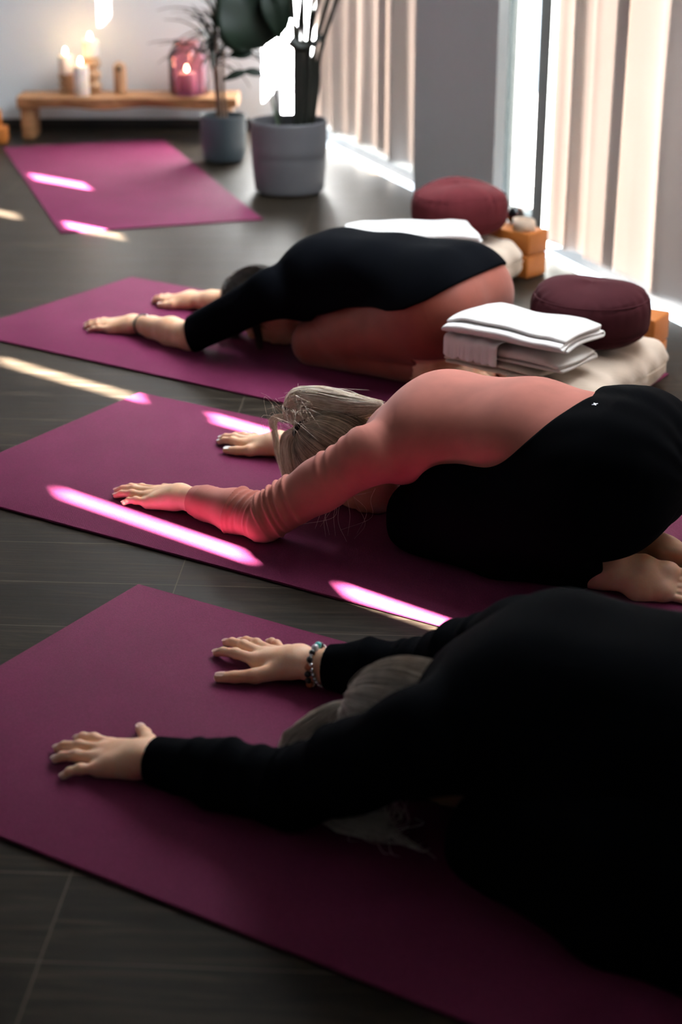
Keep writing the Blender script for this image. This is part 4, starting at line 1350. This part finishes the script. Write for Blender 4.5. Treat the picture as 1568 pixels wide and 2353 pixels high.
def zafu(x, y, z, R, H, label, mat, seed, rz=0.0, tilt=(0, 0)):
    rg = np.random.default_rng(seed)
    root = empty('round_cushion', (x, y, z), rz)
    root.rotation_euler = (tilt[0], tilt[1], rz)
    nt, nph = 160, 56
    ph = rg.uniform(0, 6, 12); am = rg.uniform(.4, 1, 12)
    V = []
    def prof(phi):
        c, s = math.cos(phi), math.sin(phi)
        n = 3.0
        r = (abs(c) ** n + abs(s) ** n) ** (-1 / n)
        return r * c, r * s
    for i in range(nph + 1):
        phi = -PI / 2 + PI * i / nph
        c, s = prof(phi)
        for j in range(nt):
            a = 2 * PI * j / nt
            rim = math.exp(-((c - .93) / .10) ** 2) * (1.0 if s > 0 else .5)
            pl = sum(am[k] * math.sin(a * (13 + 5 * k) + ph[k]) for k in range(5)) / 5
            low = .012 * math.sin(a * 2 + ph[6]) + .008 * math.sin(a * 3 + ph[7])
            rr = R * c * (1 + .018 * pl * rim + low * .8)
            zz = H / 2 * s + (.0045 * pl * rim + (.010 * math.sin(a * 2 + ph[8]) * (c ** .5 if c > 0 else 0) + .006 * c * math.sin(a + ph[9])) * (s > 0) * s)
            if abs(s - .55) < .05 or abs(s + .45) < .05: rr -= .0022
            V.append((rr * math.cos(a), rr * math.sin(a), max(0.0, H / 2 + zz)))
    F = []
    for i in range(nph):
        for j in range(nt):
            k = (j + 1) % nt
            F.append((i * nt + j, i * nt + k, (i + 1) * nt + k, (i + 1) * nt + j))
    mesh_obj('cover', V, F, mat, root)
    for zz_, rr_ in ((H / 2 * (1 + .55), R * .940), (H / 2 * (1 - .45), R * .968)):
        path = [(rr_ * (1 + (.012 * math.sin(a * 2 + ph[6]) + .008 * math.sin(a * 3 + ph[7])) * .8) * math.cos(a), rr_ * (1 + (.012 * math.sin(a * 2 + ph[6]) + .008 * math.sin(a * 3 + ph[7])) * .8) * math.sin(a), zz_) for a in np.linspace(0, 2 * PI, 121)]
        tv, tf = tubes([np.array(path)], .0020, 6)
        mesh_obj('seam', tv, tf, mat, root)
    tag(root, label, 'cushion', 'round meditation cushions on the bolsters')
    return root
zafu(.385, 5.130, .1425, .157, .165, 'burgundy round cushion in front of the grey column', burgundy, 3)
zafu(.634, 3.908, .1375, .151, .158, 'plum round cushion behind the folded white towels', plum, 6, rz=.8)

def block(x, y, z, rz, label, group='orange yoga blocks'):
    bm = bmesh.new(); bx(bm, (-.11, -.055, 0), (.11, .055, .0745), bevel=.006, seg=3)
    o = bm_obj('yoga_block', bm, block_m, smooth=True, angle=.8)
    o.location = (x, y, z); o.rotation_euler = (0, 0, rz)
    tag(o, label, 'yoga block', group); return o
ra = math.atan2(.66, -.75)
block(.563, 5.196, .0005, ra, 'lower orange block behind the bolster beside the bright window gap')
block(.565, 5.198, .0757, ra, 'upper orange block carrying the rolled cream strap')
rb = math.atan2(.553, -.833)
block(.762, 4.150, .0062, rb, 'lower orange block on the mat corner behind the plum cushion')
block(.764, 4.148, .0814, rb + .03, 'upper orange block behind the plum cushion, black ball resting on it')
block(-1.715, 7.72, .0005, .05, 'lower orange block at the left edge beside the wooden bench')
block(-1.745, 7.725, .0757, .02, 'upper orange block at the left edge beside the wooden bench')

# rolled strap on the block
bm = bmesh.new()
path = []
for k in range(140):
    a = k / 139 * 2 * PI * 2.6; r = .022 + .0045 * a / (2 * PI) + .002
    path.append((r * math.cos(a) * 1.15, r * math.sin(a), 0))
Vv = [(x, y, z) for (x, y, _) in path for z in (.0, .036)]
Ff = [(2 * i, 2 * i + 2, 2 * i + 3, 2 * i + 1) for i in range(139)]
bm.free()
st = mesh_obj('rolled_strap', Vv, Ff, strap_m); sm_ = st.modifiers.new('t', 'SOLIDIFY'); sm_.thickness = .003
st.location = (.598, 5.145, .1508); st.rotation_euler = (0, 0, 2.2)
tag(st, 'cream cotton strap rolled up on the orange block', 'strap')

# black speckled balls
bm_ball, nt, b = new_mat('black_ball_with_red_speckles')
vo = N(nt, 'ShaderNodeTexVoronoi'); vo.inputs['Scale'].default_value = 85
nt.links.new(coords(nt), vo.inputs['Vector'])
r_ = ramp(nt, vo.outputs['Distance'], [(0.0, (0.45, 0.04, 0.02)), (0.16, (0.35, 0.03, 0.02)), (0.20, (0.006, 0.006, 0.007))])
nt.links.new(r_.outputs[0], b.inputs['Base Color']); b.inputs['Roughness'].default_value = .18
def ball(x, y, z, r, label):
    bm = bmesh.new(); bmesh.ops.create_uvsphere(bm, u_segments=48, v_segments=32, radius=r)
    o = bm_obj('massage_ball', bm, bm_ball, smooth=True); o.location = (x, y, z + r)
    tag(o, label, 'ball', 'speckled black balls'); return o
ball(.755, 4.155, .156, .034, 'black ball with red speckles behind the plum cushion')
ball(.580, 5.235, .150, .030, 'black ball partly hidden behind the burgundy cushion')
ball(-1.225, 5.02, .0, .045, 'black rounded ball on the floor at the left edge of the photo')

# folded towels: one sheet wound back and forth, extruded along its length
def folded_sheet(layers, width, t, rg, bulge=.0, loose=1.0):
    """2-D profile (y, z) of a sheet folded into layers"""
    pts = []
    z = t / 2; gap = t * 1.12
    for k in range(layers):
        ya, yb = (-width / 2, width / 2) if k % 2 == 0 else (width / 2, -width / 2)
        sh = rg.normal() * .004
        n = 14
        for i in range(n):
            u = i / (n - 1)
            y = ya + (yb - ya) * u
            pts.append((y * (1 - .02 * k) + sh, z + bulge * math.sin(PI * (y / width + .5)) * .5))
        if k < layers - 1:
            for i in range(1, 8):
                a = PI * i / 8 - PI / 2
                pts.append((yb * (1 - .02 * k) + sh + math.copysign(1, yb) * math.cos(a) * gap / 2 * loose, z + gap / 2 + math.sin(a) * gap / 2 + bulge * 0))
        z += gap
    return pts, z

def towel(x, y, z, rz, L, Wd, layers, t, mat, label, seed, bulge=.008, name='folded_towel', taper=.02, parent=None, wave=.004):
    rg = np.random.default_rng(seed)
    prof, top_z = folded_sheet(layers, Wd, t, rg, bulge)
    n = len(prof); ns = 46
    V = []
    ph = rg.uniform(0, 6, 6)
    for i in range(ns):
        u = -1 + 2 * i / (ns - 1)
        for j, (yy, zz) in enumerate(prof):
            lay = zz / top_z
            x_ = u * L / 2 * (1 + .03 * math.sin(lay * 7 + ph[0])) + .004 * math.sin(yy * 30 + ph[1])
            dz = wave * lay * math.sin(u * 3.2 + ph[2] + yy * 8) + wave * .5 * lay * math.sin(u * 7 + ph[3] - yy * 12)
            droop = -.018 * lay * max(0, abs(u) - .72) / .28
            V.append((x_, yy * (1 + .03 * math.sin(u * 4 + ph[4])), max(t / 2, zz + dz + droop * (zz / .05))))
    F = []
    for i in range(ns - 1):
        for j in range(n - 1):
            F.append((i * n + j, i * n + j + 1, (i + 1) * n + j + 1, (i + 1) * n + j))
    o = mesh_obj(name, V, F, mat, parent)
    m1 = o.modifiers.new('thick', 'SOLIDIFY'); m1.thickness = t * .86; m1.offset = 0
    m2 = o.modifiers.new('round', 'SUBSURF'); m2.levels = 1; m2.render_levels = 1
    o.location = (x, y, z); o.rotation_euler = (0, 0, rz)
    if label: tag(o, label, 'towel' if 'towel' in name else 'cloth')
    return o, top_z
TR = math.atan2(-.62, .78)
bz = .138
k1, h0 = towel(.408, 3.715, bz, TR, .26, .17, 2, .009, knit_beige, 'ribbed beige knit blanket folded at the bottom of the towel stack', 11, name='folded_blanket')
t1, h1 = towel(.447, 3.712, bz + h0 + .001, TR, .31, .170, 3, .0100, towel_grey, 'lower greyish white folded towel in the stack on the corduroy bolster', 12)
t2, h2 = towel(.440, 3.722, bz + h0 + h1 + .008, TR + .05, .33, .180, 4, .0098, towel_white, 'top white folded towel in the stack before the plum cushion', 13, bulge=.012)
for o_ in (k1, t1, t2): o_['group'] = 'folded cloths stacked on the corduroy bolster'
# scalloped napkin hanging over the front-left of the stack
V = []; nu, nv = 60, 26
for i in range(nu):
    u = i / (nu - 1)
    for j in range(nv):
        v = j / (nv - 1)
        Lh = .105 + .008 * abs(math.sin(u * PI * 3.5))
        s_ = v * Lh
        if s_ < .05: yy, zz = .05 - s_, .0
        else:
            q = s_ - .05
            a = min(q / .012, PI / 2)
            yy = -.012 * math.sin(a) * 1.0 - .0 ; zz = -.012 * (1 - math.cos(a)) - max(0, q - .012 * PI / 2)
        fl = .006 * math.sin(u * PI * 7) * max(0, v - .45) * 1.6
        V.append((-.165 + u * .155, -.098 + yy + -abs(fl) + .002, .0 + zz + .002 * math.sin(u * 20)))
F = [(i * nv + j, i * nv + j + 1, (i + 1) * nv + j + 1, (i + 1) * nv + j) for i in range(nu - 1) for j in range(nv - 1)]
nk = mesh_obj('scalloped_napkin', V, F, towel_white); mm = nk.modifiers.new('t', 'SOLIDIFY'); mm.thickness = .0022
nk.location = (.447, 3.712, bz + h0 + h1 + .0095); nk.rotation_euler = (0, 0, TR)
tag(nk, 'thin white napkin with scalloped edge hanging from the towel stack', 'napkin')
# towels on the far bolster
ta, ha = towel(.222, 4.826, .1425, .10, .37, .20, 3, .011, towel_white, 'lower white folded towel on the bolster behind the rust leggings', 14, bulge=.010)
tb, hb = towel(.215, 4.828, .1425 + ha + .012, .14, .39, .20, 3, .011, towel_white, 'upper white folded towel beside the burgundy cushion', 15, bulge=.010)
for o_ in (ta, tb): o_['group'] = 'white towels beside the burgundy cushion'

# ------------------------------------------------------------------ bench with candles
bench_wood = wood('live_edge_pine', (0.20, 0.085, 0.030), (0.52, 0.27, 0.12), scale=3, stretch=(1.5, 14, 14))
turned_wood = wood('turned_light_wood', (0.30, 0.16, 0.08), (0.55, 0.34, 0.19), scale=5, stretch=(12, 12, 2))
wax = simple('ivory_candle_wax', (0.86, 0.78, 0.70), rough=.5, var=.02, sss=.5)
flame_m = emit('candle_flame', (1.0, 0.72, 0.38), 60.0)
wick_m = simple('burnt_wick', (0.01, 0.008, 0.006), rough=.9)
bench = empty('wooden_bench', (-1.03, 7.90, 0))
tag(bench, 'low live-edge wooden bench holding candles against the white wall', 'bench')
bm = bmesh.new()
nx, ny = 60, 10
g = [[None] * (ny + 1) for _ in range(nx + 1)]; g2 = [[None] * (ny + 1) for _ in range(nx + 1)]
for i in range(nx + 1):
    x = -.53 + 1.06 * i / nx
    e0 = .010 * math.sin(x * 9) + .006 * math.sin(x * 23 + 1); e1 = .008 * math.sin(x * 7 + 2)
    for j in range(ny + 1):
        v = j / ny
        ya = -.135 + e0; yb = .13 + e1
        y = ya + (yb - ya) * v
        edge = min(1, min(v, 1 - v) * 8)
        g[i][j] = bm.verts.new((x, y, .205 - (1 - edge) * .006))
        g2[i][j] = bm.verts.new((x, y + (.012 * (1 - edge) if v < .5 else -.012 * (1 - edge)), .152 + .006 * math.sin(x * 14) * (v < .3)))
for i in range(nx):
    for j in range(ny):
        bm.faces.new((g[i][j], g[i + 1][j], g[i + 1][j + 1], g[i][j + 1])); bm.faces.new((g2[i][j], g2[i][j + 1], g2[i + 1][j + 1], g2[i + 1][j]))
    bm.faces.new((g[i][0], g2[i][0], g2[i + 1][0], g[i + 1][0])); bm.faces.new((g[i][ny], g[i + 1][ny], g2[i + 1][ny], g2[i][ny]))
for j in range(ny):
    bm.faces.new((g[0][j], g[0][j + 1], g2[0][j + 1], g2[0][j])); bm.faces.new((g[nx][j], g2[nx][j], g2[nx][j + 1], g[nx][j + 1]))
bm_obj('bench_top', bm, bench_wood, bench, smooth=True, angle=.7)
for x in (-.49, .47):
    bm = bmesh.new(); bx(bm, (x - .030, -.10, 0), (x + .030, .09, .156), bevel=.008, seg=2)
    bm_obj('leg', bm, bench_wood, bench, smooth=True, angle=.8)

def lathe_obj(name, prof, mat, parent=None, seg=48, loc=(0, 0, 0)):
    bm = bmesh.new(); lathe(bm, prof, seg=seg)
    o = bm_obj(name, bm, mat, parent, smooth=True, angle=.7)
    o.location = loc; return o
BZ = .2055
def candle(x, y, z, r, h, label, e=.2):
    root = empty('pillar_candle', (x, y, z))
    lathe_obj('wax', [(r * .96, 0), (r, .004), (r, h - .004), (r * .93, h), (r * .6, h - .004), (0, h - .007)], wax, root)
    lathe_obj('wick', [(.0012, h - .008), (.0012, h + .008), (0, h + .009)], wick_m, root, 8)
    lathe_obj('flame', [(0, h + .004), (.0055, h + .008), (.0085, h + .014), (.0080, h + .021), (.0045, h + .030), (0, h + .038)], flame_m, root, 20)
    d = bpy.data.lights.new('candle_light', 'POINT'); d.energy = e; d.color = (1.0, 0.56, 0.28); d.shadow_soft_size = .012
    l = bpy.data.objects.new('candle_light', d); COL.objects.link(l); l.parent = root; l.location = (0, 0, h + .075)
    tag(root, label, 'candle', 'lit white pillar candles'); return root
def turned(x, y, z, h, R, label, n):
    prof = [(R * .9, 0), (R * .95, .006)]
    for k in range(n):
        a = h * (k + .1) / n; b_ = h * (k + .9) / n
        for i in range(9):
            u = i / 8; prof.append((R * (.72 + .28 * math.sin(PI * u) ** .6), a + (b_ - a) * u))
    prof += [(R * .95, h * .985), (R * .9, h)]
    o = lathe_obj('candle_holder', prof, turned_wood, None); o.location = (x, y, z)
    tag(o, label, 'candle holder', 'turned wooden candle holders'); return o
turned(-1.335, 7.93, BZ, .090, .042, 'short turned wooden candle holder on the left of the bench', 3)
candle(-1.335, 7.93, BZ + .0905, .036, .085, 'white candle on the short turned wooden holder')
turned(-1.215, 7.95, BZ, .165, .045, 'tall turned wooden candle holder on the bench', 3)
candle(-1.215, 7.95, BZ + .1655, .038, .078, 'white candle on the tall turned wooden holder')
candle(-1.250, 7.835, BZ, .037, .140, 'tall white candle standing directly on the bench, between the holders')
# carved wooden piece with a hole near the top
carv = empty('carved_wooden_holder', (-1.072, 7.90, BZ))
lathe_obj('body', [(.030, 0), (.031, .01), (.031, .11), (.030, .128), (.024, .141), (.012, .150), (0, .152)], turned_wood, carv)
bm = bmesh.new()
M = Matrix.Translation((0, -.0285, .120)) @ Matrix.Rotation(PI / 2, 4, 'X')
lathe(bm, [(.010, 0), (.012, .004), (.006, .0055), (0, .0055)], 24, M)
bm_obj('knot_hole', bm, wick_m, carv, smooth=True)
tag(carv, 'slim carved wooden cylinder standing alone on the bench', 'ornament')
# glass lantern
lan = empty('glass_jar_lantern', (-.735, 7.88, BZ))
outer = [(0, .004), (.085, .004), (.094, .012), (.097, .03), (.097, .185), (.090, .205), (.072, .222), (.066, .230), (.066, .250), (.070, .256)]
inner = [(.066, .256), (.062, .249), (.062, .229), (.068, .219), (.086, .202), (.093, .183), (.093, .03), (.090, .014), (0, .010)]
lathe_obj('glass_jar', [(r, z - .003) for r, z in outer + inner], tinted_glass(), lan, 64)
tag(lan, 'mauve tinted glass jar lantern at the right end of the bench', 'lantern')
candle(-.745, 7.875, BZ + .0095, .044, .092, 'white candle burning inside the mauve glass jar', e=.3)

# ------------------------------------------------------------------ potted plants
pot_blue = simple('blue_grey_ceramic', (0.06, 0.085, 0.10), rough=.55, var=.05)
pot_grey = simple('grey_lilac_ceramic', (0.125, 0.125, 0.135), rough=.6, var=.05)
soil = simple('dark_potting_soil', (0.012, 0.009, 0.006), rough=1, var=.4, scale=60, bscale=120, bstr=.8, bdist=.01)
leaf_m = simple('dark_green_leaf', (0.004, 0.010, 0.005), rough=.5, var=.35, scale=9, spec=.2)
stalk_m = simple('dark_green_stalk', (0.008, 0.010, 0.006), rough=.5, var=.3)
cane_m = simple('grey_brown_cane', (0.20, 0.13, 0.09), rough=.8, var=.3, scale=40, bscale=60, bstr=.4)
def pot(root, R0, R1, H, mat, groove=None):
    t = .007
    prof = [(0, .006), (R0 * .94, .006), (R0, .014)]
    n = 24
    for i in range(n + 1):
        z = .014 + (H - .020) * i / n
        r = R0 + (R1 - R0) * min(1, z / (H * .6)) ** .8
        if groove and abs(z - groove) < .008: r -= .003
        prof.append((r, z))
    prof += [(R1 - .001, H - .002), (R1 - t / 2, H), (R1 - t, H - .003), (R1 - t, H * .80), (0, H * .80)]
    lathe_obj('pot', prof, mat, root, 64)
    lathe_obj('base_ring', [(0, .0003), (R0 * .88, .0003), (R0 * .88, .0075), (0, .0075)], base_m, root, 48)
    lathe_obj('soil', [(R1 - t - .001, H * .80 + .0005), (R1 - t - .001, H * .84), (R1 * .5, H * .86), (0, H * .855)], soil, root, 40)

def leaf_mesh(base, tip, width, nrm, droop=.02, fold=.25, nu=16, nv=7, shape=1.0, twist=0.0, ripple=.0):
    base = A3(*base); tip = A3(*tip); d = tip - base; L = np.linalg.norm(d); d /= L
    nrm = A3(*nrm); side = np.cross(d, nrm); side /= np.linalg.norm(side); up = np.cross(side, d)
    V = []
    for i in range(nu):
        u = i / (nu - 1)
        w = width / 2 * (math.sin(PI * u ** (.75 * shape)) ** .8 if 0 < u < 1 else 0) + .0008
        tw = twist * u
        s2 = side * math.cos(tw) + up * math.sin(tw); u2 = -side * math.sin(tw) + up * math.cos(tw)
        for j in range(nv):
            v = -1 + 2 * j / (nv - 1)
            V.append(base + d * L * u + s2 * v * w + u2 * (abs(v) * w * fold + ripple * math.sin(u * 14 + v * 3) * abs(v)) - up * droop * (u * 2 - 1) ** 2 + up * droop)
    F = [(i * nv + j, i * nv + j + 1, (i + 1) * nv + j + 1, (i + 1) * nv + j) for i in range(nu - 1) for j in range(nv - 1)]
    return V, F
def leaf(parent, mat, *a, name='leaf', **k):
    V, F = leaf_mesh(*a, **k)
    o = mesh_obj(name, V, F, mat, parent); m = o.modifiers.new('t', 'SOLIDIFY'); m.thickness = .0012; m.offset = 0
    return o
def stalk(parent, ctrl, r0, r1, mat, name='stalk', n=20, sides=10):
    p = spline(ctrl, n); tv, tf = tubes([p], [np.linspace(r0, r1, n)], sides)
    return mesh_obj(name, tv, tf, mat, parent)

rs = random.Random(4)
PS = (-.530, 7.24)
ps = empty('potted_dracaena', (PS[0], PS[1], 0)); tag(ps, 'slim spiky plant in the small blue-grey pot by the bench', 'plant')
pot(ps, .092, .103, .205, pot_blue)
tufts = []
for (a, b, top) in (((-.02, 0, .165), (-.028, 0, .35), (-.045, -.01, .47)), ((.012, .01, .165), (.004, 0, .38), (.018, .01, .56)), ((-.004, -.02, .165), (-.016, -.01, .34), (-.018, -.02, .62))):
    stalk(ps, [a, b, top], .0085, .0070, cane_m, 'cane'); tufts.append(top)
for ti, (tx, ty, tz) in enumerate(tufts):
    for k in range(26):
        az = rs.uniform(0, 2 * PI); el = rs.uniform(-.35, 1.45); L = rs.uniform(.18, .30)
        d = Vector((math.cos(az) * math.cos(el), math.sin(az) * math.cos(el), math.sin(el)))
        z0 = tz - rs.uniform(0, .07)
        leaf(ps, leaf_m, (tx, ty, z0), (tx + d.x * L, ty + d.y * L, z0 + d.z * L - .03), .016, (0.1, .2, 1) if abs(d.z) < .9 else (1, 0, .2), droop=.035, fold=.4, nu=10, nv=3)
leaf(ps, leaf_m, (-.04, -.01, .48), (-.245, -.03, .615), .018, (0, .3, 1), droop=.045, fold=.4, nu=12, nv=3)
leaf(ps, leaf_m, (-.03, -.02, .50), (-.155, -.05, .66), .018, (0, .3, 1), droop=.02, fold=.4, nu=12, nv=3)
leaf(ps, leaf_m, (-.03, -.02, .49), (-.12, -.05, .68), .02, (0, .3, 1), droop=.02, fold=.4, nu=12, nv=3)

PB = (-.212, 6.53)
pb = empty('potted_bird_of_paradise', (PB[0], PB[1], 0)); tag(pb, 'large dark-leaved plant in the big grey pot', 'plant')
pot(pb, .140, .156, .292, pot_grey, groove=.150)
# thick fanned stalks; coordinates relative to the pot
for (x0, y0, x1, x2, z1, r) in ((.030, 0, .028, .005, .62, .014), (.048, .02, .062, .060, .62, .013), (.060, -.01, .085, .125, .62, .013), (.075, .0, .115, .225, .60, .013), (.090, .02, .135, .270, .58, .012), (.040, .03, .045, .090, .66, .012), (.066, -.03, .095, .170, .63, .011)):
    stalk(pb, [(x0, y0, .23), (x0 + (x1 - x0) * .6, y0, .42), (x1, y0, z1), (x2, y0 * 1.5, .98), (x2 * 1.12, y0 * 2, 1.30)], r, r * .55, stalk_m)
    L = rs.uniform(.34, .46); a = rs.uniform(-.5, .5)
    leaf(pb, leaf_m, (x2 * 1.12, y0 * 2, 1.29), (x2 * 1.2 + a * .08 - .04, y0 * 2 + rs.uniform(-.1, .1), 1.29 + L), .15, (0, -1, .2), droop=.03, fold=.2)
# sheath where the stalks join
stalk(pb, [(.01, -.01, .60), (.05, -.02, .575), (.10, -.015, .59), (.14, 0, .62)], .022, .008, stalk_m, 'sheath')
stalk(pb, [(.052, 0, .24), (.056, 0, .42), (.062, 0, .60)], .034, .026, stalk_m, 'sheath')
# drooping broad leaves on the left
stalk(pb, [(-.035, -.02, .24), (-.045, -.02, .36), (-.075, -.02, .50), (-.098, -.02, .59)], .0085, .0055, stalk_m)
leaf(pb, leaf_m, (-.100, -.02, .575), (-.235, .02, .90), .30, (.25, -1, .25), droop=.03, fold=.18, shape=.72, nu=24, nv=13, ripple=.006)
leaf(pb, leaf_m, (-.160, .00, .60), (-.245, .03, .86), .17, (-.1, -1, .1), droop=.02, fold=.15, shape=.8, nu=20, nv=9, ripple=.004)
leaf(pb, leaf_m, (-.085, -.03, .80), (-.028, -.03, .575 + .03), .09, (.3, -1, .1), droop=.02, fold=.2, nu=18, nv=9)
leaf(pb, leaf_m, (-.10, .01, .95), (.000, .0, .640), .085, (.6, -1, .1), droop=.03, fold=.25, nu=18, nv=9)
stalk(pb, [(-.035, -.03, .24), (-.062, -.04, .36), (-.092, -.04, .455), (-.105, -.04, .475)], .006, .004, simple('pale_green_stalk', (.10, .14, .09), rough=.5))
leaf(pb, leaf_m, (-.100, -.04, .475), (-.185, -.04, .485), .036, (.1, -.75, .65), droop=.006, fold=.2, nu=14)
leaf(pb, leaf_m, (-.165, -.04, .485), (-.262, -.05, .450), .034, (.1, -.75, .65), droop=.006, fold=.2, nu=14)
leaf(pb, leaf_m, (-.138, -.03, .560), (-.232, -.04, .545), .058, (.05, -.8, .6), droop=.006, fold=.2, nu=14)
stalk(pb, [(-.045, -.02, .40), (-.09, -.025, .50), (-.138, -.03, .560)], .004, .003, stalk_m)
